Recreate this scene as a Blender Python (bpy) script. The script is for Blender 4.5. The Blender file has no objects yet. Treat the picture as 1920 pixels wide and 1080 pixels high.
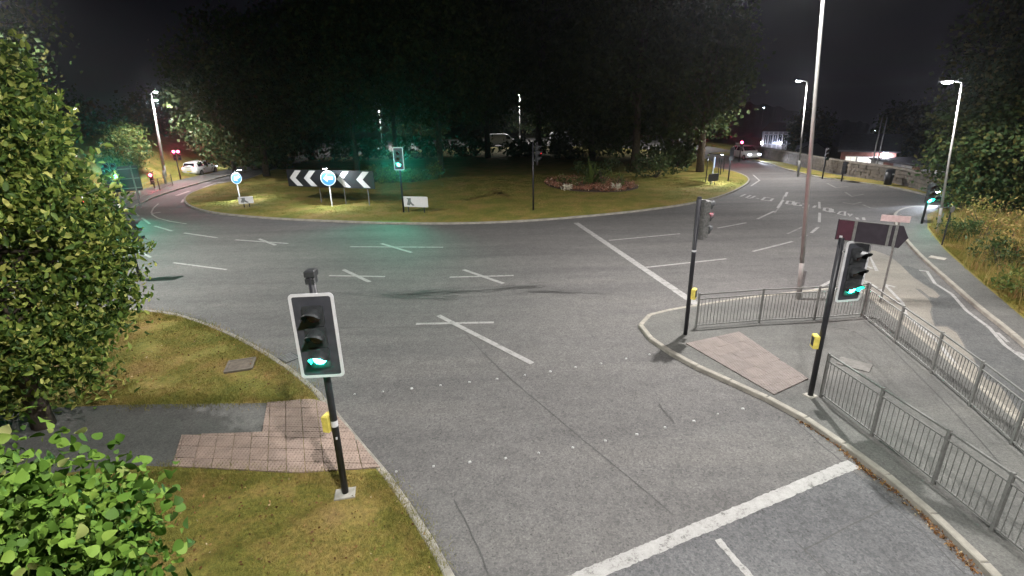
import bpy, bmesh, math, random
import numpy as np
from mathutils import Vector, Matrix
rnd = random.Random(7)
RNG = np.random.default_rng(11)
S = bpy.context.scene
COL = S.collection

# ------------------------------------------------------------------ camera
F_PX, CAM_H = 956.0, 6.3
PITCH, ROLL = math.radians(19.6), math.radians(1.2)
FWD = np.array([0, math.cos(PITCH), -math.sin(PITCH)])
_r0 = np.array([1.0, 0, 0]); _u0 = np.cross(_r0, FWD)
RIGHT = math.cos(ROLL) * _r0 - math.sin(ROLL) * _u0
UP = math.sin(ROLL) * _r0 + math.cos(ROLL) * _u0
cam = bpy.data.cameras.new('camera')
cam.sensor_width = 36; cam.lens = 36 * F_PX / 1920; cam.clip_end = 3000; cam.clip_start = 0.05
cam_o = bpy.data.objects.new('camera', cam); COL.objects.link(cam_o)
cam_o.matrix_world = Matrix([[RIGHT[i], UP[i], -FWD[i], (0, 0, CAM_H)[i]] for i in range(3)] + [[0, 0, 0, 1]])
S.camera = cam_o

# ------------------------------------------------------------------ night sky
W = bpy.data.worlds.new('World'); S.world = W; W.use_nodes = True
nt = W.node_tree; nt.nodes.clear()
n_out = nt.nodes.new('ShaderNodeOutputWorld'); n_bg = nt.nodes.new('ShaderNodeBackground')
n_tc = nt.nodes.new('ShaderNodeTexCoord'); n_sep = nt.nodes.new('ShaderNodeSeparateXYZ')
n_abs = nt.nodes.new('ShaderNodeMath'); n_abs.operation = 'ABSOLUTE'
n_rmp = nt.nodes.new('ShaderNodeValToRGB')
n_rmp.color_ramp.elements[0].position = 0.0; n_rmp.color_ramp.elements[0].color = (0.0265, 0.0235, 0.0300, 1)
n_rmp.color_ramp.elements[1].position = 0.45; n_rmp.color_ramp.elements[1].color = (0.0042, 0.0043, 0.0066, 1)
e = n_rmp.color_ramp.elements.new(0.12); e.color = (0.0145, 0.0135, 0.0195, 1)
nt.links.new(n_tc.outputs['Generated'], n_sep.inputs[0]); nt.links.new(n_sep.outputs['Z'], n_abs.inputs[0])
nt.links.new(n_abs.outputs[0], n_rmp.inputs[0]); nt.links.new(n_rmp.outputs[0], n_bg.inputs[0])
n_bg.inputs[1].default_value = 0.10
nt.links.new(n_bg.outputs[0], n_out.inputs[0])
S.view_settings.view_transform = 'Standard'; S.view_settings.look = 'None'
S.view_settings.exposure = 1.58; S.view_settings.gamma = 1.0
S.render.engine = 'CYCLES'
S.cycles.use_denoising = True
S.cycles.max_bounces = 5; S.cycles.diffuse_bounces = 2; S.cycles.glossy_bounces = 2
S.cycles.transmission_bounces = 3; S.cycles.sample_clamp_indirect = 4.0
LED = (1.0, 0.965, 0.935)

# ------------------------------------------------------------------ projection helpers (photo pixel <-> place)
CAM = np.array([0, 0, CAM_H])
def ray(px, py): return FWD * F_PX + RIGHT * (px - 960) + UP * (540 - py)
def P(px, py, z=0.0):
    d = ray(px, py); t = (z - CAM_H) / d[2]; p = CAM + d * t
    return Vector((p[0], p[1], z))
def at(px, py, dist):
    d = ray(px, py); t = dist / math.hypot(d[0], d[1]); p = CAM + d * t
    return Vector(p)
def at_x(px, py, X):
    d = ray(px, py); t = X / d[0]; return Vector(CAM + d * t)
def topz(b, py):
    k = (540 - py) / F_PX
    a0 = b[0] * UP[0] + b[1] * UP[1] - CAM_H * UP[2] - k * (b[0] * FWD[0] + b[1] * FWD[1] - CAM_H * FWD[2])
    return -a0 / (UP[2] - k * FWD[2])

# ------------------------------------------------------------------ materials
MATS = {}
def new_mat(name):
    m = bpy.data.materials.new(name); m.use_nodes = True
    return m, m.node_tree, m.node_tree.nodes['Principled BSDF']
def N(nt, t, **kw):
    n = nt.nodes.new(t)
    for k, v in kw.items(): setattr(n, k, v)
    return n
def noise(nt, scale, detail=3, src=None, rough=0.55):
    n = N(nt, 'ShaderNodeTexNoise'); n.inputs['Scale'].default_value = scale; n.inputs['Detail'].default_value = detail
    n.inputs['Roughness'].default_value = rough
    if src is not None: nt.links.new(src, n.inputs['Vector'])
    return n
def ramp(nt, src, stops):
    r = N(nt, 'ShaderNodeValToRGB'); cr = r.color_ramp
    cr.elements[0].position = stops[0][0]; cr.elements[0].color = (*stops[0][1], 1)
    cr.elements[1].position = stops[-1][0]; cr.elements[1].color = (*stops[-1][1], 1)
    for p, c in stops[1:-1]:
        q = cr.elements.new(p); q.color = (*c, 1)
    nt.links.new(src, r.inputs[0]); return r
def mixc(nt, fac, a, b, mode='MIX'):
    m = N(nt, 'ShaderNodeMix', data_type='RGBA', blend_type=mode)
    for s, v in ((m.inputs[0], fac), (m.inputs[6], a), (m.inputs[7], b)):
        if isinstance(v, (int, float)): s.default_value = v
        elif isinstance(v, tuple): s.default_value = (*v, 1)
        else: nt.links.new(v, s)
    return m.outputs[2]
def bump(nt, bs, h, strength=0.3, dist=0.01):
    b = N(nt, 'ShaderNodeBump'); b.inputs['Strength'].default_value = strength; b.inputs['Distance'].default_value = dist
    nt.links.new(h, b.inputs['Height']); nt.links.new(b.outputs[0], bs.inputs['Normal'])
def plain(name, col, rough=0.6, metal=0.0, var=0.18, scale=9.0, bmp=0.0, spec=0.4):
    if name in MATS: return MATS[name]
    m, nt, bs = new_mat(name)
    g = N(nt, 'ShaderNodeTexCoord')
    n = noise(nt, scale, 4, g.outputs['Object'])
    lo = tuple(c * (1 - var) for c in col); hi = tuple(min(1, c * (1 + var)) for c in col)
    r = ramp(nt, n.outputs['Fac'], [(0.3, lo), (0.7, hi)])
    nt.links.new(r.outputs[0], bs.inputs['Base Color'])
    bs.inputs['Roughness'].default_value = rough; bs.inputs['Metallic'].default_value = metal
    bs.inputs['Specular IOR Level'].default_value = spec
    if bmp: bump(nt, bs, noise(nt, scale * 6, 3, g.outputs['Object']).outputs['Fac'], bmp, 0.01)
    MATS[name] = m; return m
def emit(name, col, strength, base=None):
    if name in MATS: return MATS[name]
    m, nt, bs = new_mat(name)
    bs.inputs['Base Color'].default_value = (*(base or col), 1)
    bs.inputs['Emission Color'].default_value = (*col, 1); bs.inputs['Emission Strength'].default_value = strength
    bs.inputs['Roughness'].default_value = 0.4
    MATS[name] = m; return m

def asphalt_mat(name, tint, lo=0.05, hi=0.115, patch=0.25, speck=0.5):
    m, nt, bs = new_mat(name)
    g = N(nt, 'ShaderNodeNewGeometry'); pos = g.outputs['Position']
    big = noise(nt, 0.22, 5, pos, 0.6)
    mid = noise(nt, 2.4, 5, pos, 0.65)
    fine = N(nt, 'ShaderNodeTexVoronoi'); fine.inputs['Scale'].default_value = 24.0; nt.links.new(pos, fine.inputs['Vector'])
    fn = noise(nt, 34, 3, pos, 0.7)
    bc = ramp(nt, big.outputs['Fac'], [(0.30, tuple(lo * 1.30 * t for t in tint)), (0.72, tuple(hi * 0.86 * t for t in tint))])
    mc = ramp(nt, mid.outputs['Fac'], [(0.3, (1 - patch,) * 3), (0.7, (1 + patch,) * 3)])
    mp = N(nt, 'ShaderNodeMapping'); mp.inputs['Scale'].default_value = (0.10, 0.85, 1); mp.inputs['Rotation'].default_value = (0, 0, math.radians(8)); nt.links.new(pos, mp.inputs['Vector'])
    sk = noise(nt, 1.0, 4, mp.outputs[0], 0.6)
    sc_ = ramp(nt, sk.outputs['Fac'], [(0.32, (0.80, 0.80, 0.81)), (0.5, (1, 1, 1)), (0.68, (1.16, 1.15, 1.13))])
    c0 = mixc(nt, 1.0, bc.outputs[0], mc.outputs[0], 'MULTIPLY')
    c1 = mixc(nt, 0.9, c0, sc_.outputs[0], 'MULTIPLY')
    fc = ramp(nt, fine.outputs['Color'], [(0.0, (1 - speck * 0.6, 1 - speck * 0.58, 1 - speck * 0.58)), (1.0, (1 + speck * 0.55, 1 + speck * 0.52, 1 + speck * 0.5))])
    c2 = mixc(nt, 0.85, c1, fc.outputs[0], 'MULTIPLY')
    fc2 = ramp(nt, fn.outputs['Fac'], [(0.32, (0.55, 0.55, 0.55)), (0.62, (1.12, 1.12, 1.12))])
    c3 = mixc(nt, 0.75, c2, fc2.outputs[0], 'MULTIPLY')
    pit = N(nt, 'ShaderNodeTexVoronoi'); pit.inputs['Scale'].default_value = 8.5; nt.links.new(pos, pit.inputs['Vector'])
    pr_ = ramp(nt, pit.outputs['Distance'], [(0.06, (0.42, 0.42, 0.42)), (0.17, (1, 1, 1))])
    c3 = mixc(nt, 0.25 + speck, c3, pr_.outputs[0], 'MULTIPLY')
    nt.links.new(c3, bs.inputs['Base Color'])
    bs.inputs['Roughness'].default_value = 0.82; bs.inputs['Specular IOR Level'].default_value = 0.3
    bump(nt, bs, fn.outputs['Fac'], 0.5, 0.012)
    MATS[name] = m; return m
M_ROAD = asphalt_mat('asphalt_road', (1.0, 0.965, 0.94), 0.082, 0.144, 0.12, 0.55)
M_PATH = asphalt_mat('asphalt_footway', (1.0, 0.99, 0.93), 0.080, 0.128, 0.12, 0.30)
M_BUFF = asphalt_mat('buff_antiskid', (1.0, 0.93, 0.80), 0.15, 0.215, 0.12, 0.28)
M_DARKROAD = asphalt_mat('dark_asphalt', (0.98, 1.0, 0.99), 0.064, 0.105, 0.16, 0.55)

def grass_mat(name, k=1.0, dry=0.5):
    m, nt, bs = new_mat(name)
    g = N(nt, 'ShaderNodeNewGeometry'); pos = g.outputs['Position']
    a = noise(nt, 0.55, 6, pos, 0.7); b = noise(nt, 11, 5, pos, 0.75); c = noise(nt, 70, 3, pos, 0.7)
    r = ramp(nt, a.outputs['Fac'], [(0.30, (0.085 * k, 0.098 * k, 0.022 * k)), (0.48, (0.135 * k, 0.125 * k, 0.032 * k)), (0.60 + 0.2 * (0.5 - dry), (0.185 * k, 0.140 * k, 0.048 * k)), (0.76, (0.165 * k, 0.105 * k, 0.055 * k))])
    r2 = ramp(nt, b.outputs['Fac'], [(0.3, (0.55, 0.58, 0.55)), (0.7, (1.4, 1.36, 1.25))])
    r3 = ramp(nt, c.outputs['Fac'], [(0.3, (0.6, 0.6, 0.6)), (0.7, (1.3, 1.3, 1.25))])
    c1 = mixc(nt, 1.0, r.outputs[0], r2.outputs[0], 'MULTIPLY'); c2 = mixc(nt, 1.0, c1, r3.outputs[0], 'MULTIPLY')
    nt.links.new(c2, bs.inputs['Base Color']); bs.inputs['Roughness'].default_value = 0.9; bs.inputs['Specular IOR Level'].default_value = 0.15
    bump(nt, bs, c.outputs['Fac'], 0.7, 0.03)
    MATS[name] = m; return m
M_GRASS = grass_mat('mown_grass', 1.5, 0.5)
M_VERGE = grass_mat('verge_turf', 1.35, 0.62)
M_LAND = grass_mat('rough_land', 0.7, 0.4)

def leaf_mat(name, stops, rough=0.5, transl=0.25):
    m, nt, bs = new_mat(name)
    g = N(nt, 'ShaderNodeNewGeometry')
    r = ramp(nt, g.outputs['Random Per Island'], stops)
    n = noise(nt, 0.7, 3, g.outputs['Position'])
    r2 = ramp(nt, n.outputs['Fac'], [(0.3, (0.75, 0.8, 0.75)), (0.7, (1.2, 1.15, 1.1))])
    c = mixc(nt, 1.0, r.outputs[0], r2.outputs[0], 'MULTIPLY')
    nt.links.new(c, bs.inputs['Base Color']); bs.inputs['Roughness'].default_value = rough
    bs.inputs['Specular IOR Level'].default_value = 0.18
    tr = N(nt, 'ShaderNodeBsdfTranslucent'); nt.links.new(c, tr.inputs['Color'])
    mx = N(nt, 'ShaderNodeMixShader'); mx.inputs[0].default_value = transl
    out = [x for x in nt.nodes if x.type == 'OUTPUT_MATERIAL'][0]
    nt.links.new(bs.outputs[0], mx.inputs[1]); nt.links.new(tr.outputs[0], mx.inputs[2]); nt.links.new(mx.outputs[0], out.inputs['Surface'])
    MATS[name] = m; return m
M_LEAF_L = leaf_mat('leaf_sallow', [(0, (0.026, 0.056, 0.014)), (0.45, (0.09, 0.155, 0.033)), (0.78, (0.25, 0.32, 0.066)), (1, (0.50, 0.50, 0.15))], 0.45, 0.2)  # ramp ends paint bright leaf highlights and dark gaps in the crown
M_LEAF_N = leaf_mat('leaf_lime', [(0, (0.028, 0.062, 0.010)), (0.4, (0.062, 0.125, 0.017)), (0.85, (0.115, 0.20, 0.030)), (0.97, (0.14, 0.20, 0.04)), (1, (0.30, 0.30, 0.13))], 0.62, 0.2)
M_LEAF_I = leaf_mat('leaf_island', [(0, (0.042, 0.070, 0.027)), (0.5, (0.062, 0.096, 0.035)), (1, (0.10, 0.115, 0.045))], 0.55, 0.2)
M_LEAF_R = leaf_mat('leaf_roadside', [(0, (0.030, 0.055, 0.020)), (0.6, (0.050, 0.085, 0.028)), (1, (0.14, 0.13, 0.04))], 0.55, 0.2)
M_LEAF_S = leaf_mat('leaf_shrub', [(0, (0.05, 0.09, 0.025)), (0.6, (0.11, 0.15, 0.04)), (1, (0.24, 0.25, 0.07))], 0.5, 0.2)
M_TALL = leaf_mat('tall_grass', [(0, (0.13, 0.145, 0.04)), (0.45, (0.29, 0.235, 0.07)), (0.8, (0.36, 0.26, 0.11)), (1, (0.30, 0.15, 0.07))], 0.7, 0.25)
M_BLADE = grass_mat('grass_blades', 1.5, 0.6); _unused = leaf_mat('grass_blades_b', [(0, (0.11, 0.125, 0.026)), (0.5, (0.205, 0.19, 0.042)), (0.85, (0.29, 0.235, 0.07)), (1, (0.31, 0.21, 0.09))], 0.8, 0.2)
M_FLOWER = leaf_mat('begonias', [(0, (0.14, 0.07, 0.04)), (0.3, (0.34, 0.12, 0.09)), (0.55, (0.20, 0.15, 0.06)), (0.75, (0.40, 0.17, 0.13)), (0.92, (0.50, 0.30, 0.22)), (1, (0.7, 0.6, 0.5))], 0.6, 0.15)
M_FLOWERW = leaf_mat('white_flowers', [(0, (0.55, 0.53, 0.45)), (1, (0.75, 0.72, 0.62))], 0.6, 0.2)
M_DEAD = leaf_mat('dead_leaves', [(0, (0.10, 0.05, 0.025)), (0.5, (0.22, 0.11, 0.05)), (0.9, (0.32, 0.2, 0.08)), (1, (0.6, 0.5, 0.36))], 0.8, 0.1)
M_BARK = plain('bark', (0.085, 0.068, 0.05), 0.9, 0, 0.35, 6, 0.8)
M_BLACK = plain('black_post_paint', (0.020, 0.020, 0.024), 0.42, 0, 0.25, 14, 0.05)
M_CHEV = plain('chevron_board_black', (0.012, 0.013, 0.016), .5)
M_BOARD = plain('signal_board_black', (0.045, 0.046, 0.055), 0.5, 0, 0.2, 8)
M_HEAD = plain('signal_head_plastic', (0.032, 0.034, 0.036), 0.5, 0, 0.25, 12)
M_HEADG = plain('weathered_head_back', (0.13, 0.13, 0.125), 0.75, 0, 0.35, 16, 0.2)
M_WHITE = plain('white_reflective', (0.56, 0.56, 0.57), 0.45, 0, 0.05, 12)
M_LENS_R = plain('red_lens_unlit', (0.055, 0.014, 0.014), 0.25)
M_LENS_A = plain('amber_lens_unlit', (0.06, 0.034, 0.012), 0.25)
M_LENS_G = plain('green_lens_unlit', (0.012, 0.045, 0.035), 0.25)
M_YEL = plain('push_button_yellow', (0.72, 0.60, 0.13), 0.5)
M_GALV = plain('galvanised_rail', (0.175, 0.175, 0.166), 0.52, 0.25, 0.22, 18)
M_COLUMN = plain('lamp_column_grey', (0.27, 0.27, 0.255), 0.55, 0.1, 0.12, 4)
M_STEEL = plain('dull_steel', (0.24, 0.24, 0.24), 0.5, 0.4, 0.2, 10)
M_KERB = plain('kerb_concrete', (0.235, 0.22, 0.188), 0.88, 0, 0.22, 5, 0.3)
M_CONC = plain('concrete', (0.30, 0.285, 0.25), 0.9, 0, 0.25, 6, 0.3)
M_PAINT = None
M_STONE = plain('wall_sandstone', (0.105, 0.09, 0.075), 0.9, 0, 0.4, 1.6, 0.5)
M_COPE = plain('coping_sandstone', (0.13, 0.115, 0.097), 0.9, 0, 0.3, 2.0, 0.4)
M_SOIL = plain('soil', (0.065, 0.042, 0.030), 0.95, 0, 0.4, 8, 0.6)
M_GLASS = plain('dark_glass', (0.012, 0.013, 0.018), 0.08, 0, 0.1, 3, 0, 0.6)
M_RUBBER = plain('tyre_rubber', (0.02, 0.02, 0.02), 0.8)
M_CARW = plain('white_car_paint', (0.72, 0.73, 0.73), 0.25, 0, 0.03, 3, 0, 0.6)
M_CARD = plain('dark_car_paint', (0.05, 0.05, 0.06), 0.25, 0.3, 0.05, 3, 0, 0.6)
M_BRICK = plain('brick_red', (0.22, 0.10, 0.08), 0.9, 0, 0.25, 3, 0.3)
M_ROOF = plain('slate_roof', (0.085, 0.085, 0.10), 0.7, 0, 0.25, 2.5, 0.3)
M_CLAD = plain('grey_cladding', (0.30, 0.31, 0.35), 0.7, 0, 0.08, 2)
M_CREAM = plain('cream_render', (0.14, 0.12, 0.11), 0.85, 0, 0.12, 2)
M_MAROON = plain('sign_back_maroon', (0.062, 0.020, 0.032), 0.5)
M_SIGNBK = plain('sign_back_grey', (0.036, 0.029, 0.038), 0.5, 0.2)
M_BLUE = plain('sign_blue', (0.02, 0.10, 0.52), 0.4)
G_EMIT = emit('green_signal_lit', (0.02, 1.0, 0.62), 60.0)
R_EMIT = emit('red_signal_lit', (1.0, 0.03, 0.10), 60.0)
L_EMIT = emit('led_lantern_glass', (0.90, 0.94, 1.0), 220.0)
H_EMIT = emit('headlamp_lit', (0.75, 0.80, 1.0), 26.0)
T_EMIT = emit('tail_lamp_lit', (1.0, 0.05, 0.07), 9.0)
B_EMIT = emit('lit_blue_face', (0.006, 0.10, 1.0), .85, (.01, .03, .1))
BW_EMIT = emit('lit_white_face', (0.70, 0.88, 1.0), .42, (.1, .1, .1))
FAR_EMIT = emit('distant_lamp_glow', (0.75, 0.8, 1.0), 20.0)

def slab_mat(name, col, dots):
    m, nt, bs = new_mat(name)
    g = N(nt, 'ShaderNodeNewGeometry'); oi = N(nt, 'ShaderNodeObjectInfo')
    n = noise(nt, 5, 4, g.outputs['Position'])
    r = ramp(nt, n.outputs['Fac'], [(0.3, tuple(c * 0.82 for c in col)), (0.7, tuple(c * 1.12 for c in col))])
    r2 = ramp(nt, oi.outputs['Random'], [(0, (0.93, 0.93, 0.93)), (1, (1.06, 1.05, 1.03))])
    nt.links.new(mixc(nt, 1, r.outputs[0], r2.outputs[0], 'MULTIPLY'), bs.inputs['Base Color'])
    bs.inputs['Roughness'].default_value = 0.88
    if dots:
        v = N(nt, 'ShaderNodeTexVoronoi'); v.inputs['Scale'].default_value = 15.0; v.inputs['Randomness'].default_value = 0.0
        nt.links.new(g.outputs['Position'], v.inputs['Vector'])
        rr = ramp(nt, v.outputs['Distance'], [(0.25, (1, 1, 1)), (0.42, (0, 0, 0))])
        bump(nt, bs, rr.outputs[0], 1.0, 0.012)
    MATS[name] = m; return m
M_SLAB = slab_mat('red_tactile_slab', (0.29, 0.218, 0.18), True)
M_SLABP = slab_mat('pink_paving', (0.175, 0.15, 0.138), True)

def paint_mat():
    m, nt, bs = new_mat('road_paint')
    g = N(nt, 'ShaderNodeNewGeometry')
    a = noise(nt, 5, 5, g.outputs['Position'], 0.7); b = noise(nt, 40, 3, g.outputs['Position'])
    m1 = N(nt, 'ShaderNodeMath', operation='MULTIPLY_ADD'); m1.inputs[1].default_value = 0.3
    nt.links.new(b.outputs['Fac'], m1.inputs[0]); nt.links.new(a.outputs['Fac'], m1.inputs[2])
    r = ramp(nt, m1.outputs[0], [(0.47, (0.11, 0.108, 0.102)), (0.58, (0.245, 0.24, 0.23)), (0.80, (0.305, 0.30, 0.288))])
    nt.links.new(r.outputs[0], bs.inputs['Base Color']); bs.inputs['Roughness'].default_value = 0.7
    MATS['road_paint'] = m; return m
M_PAINT = paint_mat()
M_PAINTF = plain('faint_road_paint', (0.18, 0.176, 0.168), 0.75, 0, 0.3, 3)
M_SEAM = plain('bitumen_seam', (0.055, 0.053, 0.052), 0.7, 0, 0.3, 20)

# ------------------------------------------------------------------ mesh helpers
class MB:
    def __init__(s): s.v = []; s.f = []
    def add(s, vs, fs):
        k = len(s.v); s.v += [tuple(x) for x in vs]; s.f += [tuple(i + k for i in f) for f in fs]; return s
    def box(s, c, d, rz=0.0, ry=0.0):
        cx, cy, cz = c; x, y, z = d[0] / 2, d[1] / 2, d[2] / 2
        R = Matrix.Rotation(rz, 3, 'Z') @ Matrix.Rotation(ry, 3, 'Y')
        vs = [Vector(c) + R @ Vector((a * x, b * y, e * z)) for a in (-1, 1) for b in (-1, 1) for e in (-1, 1)]
        return s.add(vs, [(0, 1, 3, 2), (4, 6, 7, 5), (0, 4, 5, 1), (2, 3, 7, 6), (0, 2, 6, 4), (1, 5, 7, 3)])
    def cbox(s, c, d, b=0.02, rz=0.0):
        """box with chamfered top edges"""
        x, y, z = d[0] / 2, d[1] / 2, d[2] / 2; R = Matrix.Rotation(rz, 3, 'Z')
        rings = [(-z, 0), (z - b, 0), (z, b)]; vs = []
        for zz, i in rings:
            vs += [Vector(c) + R @ Vector((sx * (x - i), sy * (y - i), zz)) for sx, sy in ((-1, -1), (1, -1), (1, 1), (-1, 1))]
        fs = [(3, 2, 1, 0), (8, 9, 10, 11)]
        for r in range(2):
            for k in range(4):
                a = r * 4 + k; q = r * 4 + (k + 1) % 4; fs.append((a, q, q + 4, a + 4))
        return s.add(vs, fs)
    def tube(s, pts, rads, n=8, cap=True):
        pts = [Vector(p) for p in pts]; vs = []; fs = []
        for i, p in enumerate(pts):
            d = (pts[min(i + 1, len(pts) - 1)] - pts[max(i - 1, 0)])
            d = d.normalized() if d.length > 1e-9 else Vector((0, 0, 1))
            ref = Vector((0, 0, 1)) if abs(d.z) < 0.9 else Vector((1, 0, 0))
            a = d.cross(ref).normalized(); b = d.cross(a).normalized()
            r = rads[i] if isinstance(rads, (list, tuple)) else rads
            for k in range(n):
                t = 2 * math.pi * k / n; vs.append(p + (a * math.cos(t) + b * math.sin(t)) * r)
        for i in range(len(pts) - 1):
            for k in range(n):
                q = (k + 1) % n; fs.append((i * n + k, i * n + q, (i + 1) * n + q, (i + 1) * n + k))
        if cap: fs += [tuple(range(n - 1, -1, -1)), tuple((len(pts) - 1) * n + k for k in range(n))]
        return s.add(vs, fs)
    def prism(s, poly, o, ax, ay, az, t):
        """2D poly in (ax, ay) plane at o, extruded t along az"""
        o, ax, ay, az = Vector(o), Vector(ax), Vector(ay), Vector(az); n = len(poly)
        vs = [o + ax * x + ay * y for x, y in poly] + [o + ax * x + ay * y + az * t for x, y in poly]
        fs = [tuple(range(n - 1, -1, -1)), tuple(range(n, 2 * n))] + [(k, (k + 1) % n, n + (k + 1) % n, n + k) for k in range(n)]
        return s.add(vs, fs)
    def build(s, name, mat, parent=None, smooth=False, loc=None, bevel=0):
        me = bpy.data.meshes.new(name); me.from_pydata(s.v, [], s.f)
        bm = bmesh.new(); bm.from_mesh(me)
        bmesh.ops.recalc_face_normals(bm, faces=bm.faces)
        if bevel: bmesh.ops.bevel(bm, geom=bm.edges[:], offset=bevel, segments=1, affect='EDGES', clamp_overlap=True)
        bm.to_mesh(me); bm.free()
        if smooth:
            me.polygons.foreach_set('use_smooth', [True] * len(me.polygons))
        o = bpy.data.objects.new(name, me); COL.objects.link(o); me.materials.append(mat)
        if loc is not None: o.location = loc
        if parent: o.parent = parent
        return o
def np_obj(name, V, Fc, mat, parent=None):
    me = bpy.data.meshes.new(name); k = Fc.shape[1]; m = len(Fc)
    me.vertices.add(len(V)); me.vertices.foreach_set('co', np.ascontiguousarray(V, dtype=np.float32).ravel())
    me.loops.add(m * k); me.loops.foreach_set('vertex_index', np.ascontiguousarray(Fc, dtype=np.int32).ravel())
    me.polygons.add(m); me.polygons.foreach_set('loop_start', np.arange(0, m * k, k, dtype=np.int32))
    me.update(calc_edges=True); me.materials.append(mat)
    o = bpy.data.objects.new(name, me); COL.objects.link(o)
    if parent: o.parent = parent
    return o
def tag(o, label=None, cat=None, group=None, kind=None):
    if label: o['label'] = label
    if cat: o['category'] = cat
    if group: o['group'] = group
    if kind: o['kind'] = kind
    return o
def empty(name, loc=(0, 0, 0), rz=0.0, **kw):
    o = bpy.data.objects.new(name, None); COL.objects.link(o); o.location = loc; o.rotation_euler = (0, 0, rz)
    o.empty_display_size = 0.2
    return tag(o, **kw)
def share(name, src, parent, loc, rot=(0, 0, 0), scale=(1, 1, 1)):
    o = bpy.data.objects.new(name, src.data); COL.objects.link(o); o.parent = parent
    o.location = loc; o.rotation_euler = rot; o.scale = scale; return o
def copy_tree(o, parent=None):
    c = o.copy(); COL.objects.link(c); c.parent = parent
    for ch in list(o.children): copy_tree(ch, c)
    return c
def sheet(name, pts, z, mat, parent=None, kind=None, thick=0.0):
    bm = bmesh.new()
    vs = [bm.verts.new((p[0], p[1], z)) for p in pts]
    f = bm.faces.new(vs)
    if f.normal.z < 0: pass
    bmesh.ops.recalc_face_normals(bm, faces=bm.faces)
    f.normal_update()
    if f.normal.z < 0: bmesh.ops.reverse_faces(bm, faces=[f])
    if thick:
        r = bmesh.ops.extrude_face_region(bm, geom=[f])
        lo = [g for g in r['geom'] if isinstance(g, bmesh.types.BMVert)]
        for v in vs: v.co.z = z - thick
        bmesh.ops.recalc_face_normals(bm, faces=bm.faces)
    bmesh.ops.triangulate(bm, faces=[q for q in bm.faces if len(q.verts) > 4])
    me = bpy.data.meshes.new(name); bm.to_mesh(me); bm.free(); me.materials.append(mat)
    o = bpy.data.objects.new(name, me); COL.objects.link(o)
    if parent: o.parent = parent
    if kind: o['kind'] = kind
    return o
def smooth_line(pts, step=0.3, closed=False):
    """Catmull-Rom through 2D points, resampled at even steps"""
    pts = [Vector((p[0], p[1])) for p in pts]; n = len(pts); out = []
    rng = range(n if closed else n - 1)
    for i in rng:
        g = lambda k: pts[k % n] if closed else pts[max(0, min(n - 1, k))]
        p0, p1, p2, p3 = g(i - 1), g(i), g(i + 1), g(i + 2)
        m = max(2, int((p2 - p1).length / 0.1))
        for k in range(m):
            t = k / m
            out.append(0.5 * ((2 * p1) + (p2 - p0) * t + (2 * p0 - 5 * p1 + 4 * p2 - p3) * t * t + (3 * p1 - p0 - 3 * p2 + p3) * t ** 3))
    out.append(pts[0] if closed else pts[-1])
    res = [out[0]]; acc = 0.0
    for a, b in zip(out[:-1], out[1:]):
        L = (b - a).length
        while acc + L >= step and L > 1e-9:
            t = (step - acc) / L; a = a + (b - a) * t; res.append(a); L = (b - a).length; acc = 0.0
        acc += L
    if (res[-1] - out[-1]).length > step * 0.4: res.append(out[-1])
    return res
def in_poly(x, y, poly):
    inside = np.zeros(len(x), bool); n = len(poly); j = n - 1
    for i in range(n):
        xi, yi, xj, yj = poly[i][0], poly[i][1], poly[j][0], poly[j][1]
        c = ((yi > y) != (yj > y)) & (x < (xj - xi) * (y - yi) / (yj - yi + 1e-12) + xi)
        inside ^= c; j = i
    return inside
def clip_convex(poly, clip):
    """Sutherland-Hodgman; clip is counter-clockwise"""
    out = poly
    for i in range(len(clip)):
        a, b = clip[i], clip[(i + 1) % len(clip)]; inp = out; out = []
        side = lambda p: (b[0] - a[0]) * (p[1] - a[1]) - (b[1] - a[1]) * (p[0] - a[0])
        for k in range(len(inp)):
            p, q = inp[k], inp[(k + 1) % len(inp)]; sp, sq = side(p), side(q)
            if sp >= 0: out.append(p)
            if (sp >= 0) != (sq >= 0):
                t = sp / (sp - sq); out.append((p[0] + (q[0] - p[0]) * t, p[1] + (q[1] - p[1]) * t))
        if not out: return []
    return out
def area2(p): return sum(p[i][0] * p[(i + 1) % len(p)][1] - p[(i + 1) % len(p)][0] * p[i][1] for i in range(len(p))) / 2
def ccw(p):
    p = [(q[0], q[1]) for q in p]
    return p if area2(p) > 0 else p[::-1]
KERB_Z = 0.11

# ------------------------------------------------------------------ ground, road
gx = np.concatenate([np.linspace(-700, -80, 32), np.linspace(-60, 60, 41), np.linspace(80, 700, 63)])
gy = np.concatenate([np.linspace(-60, 110, 35), np.linspace(130, 800, 60)])
GX, GY = np.meshgrid(gx, gy)
def land_z(x, y):
    d = np.maximum(0, x - 34.0); drop = np.minimum(44.0, 0.125 * d)
    return -0.07 - drop + 0.35 * np.sin(x * 0.05) * np.cos(y * 0.043) * np.clip((np.hypot(x, y - 40) - 75) / 60, 0, 1)
GV = np.stack([GX, GY, land_z(GX, GY)], -1).reshape(-1, 3)
nx, ny = len(gx), len(gy)
ii = (np.arange(ny - 1)[:, None] * nx + np.arange(nx - 1)[None]).ravel()
tag(np_obj('ground', GV, np.stack([ii, ii + 1, ii + 1 + nx, ii + nx], -1), M_LAND), kind='structure')
road = sheet('road', [(-75, -9), (30.5, -9), (30.5, 112), (-75, 112)], 0.0, M_ROAD, kind='structure')

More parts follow.
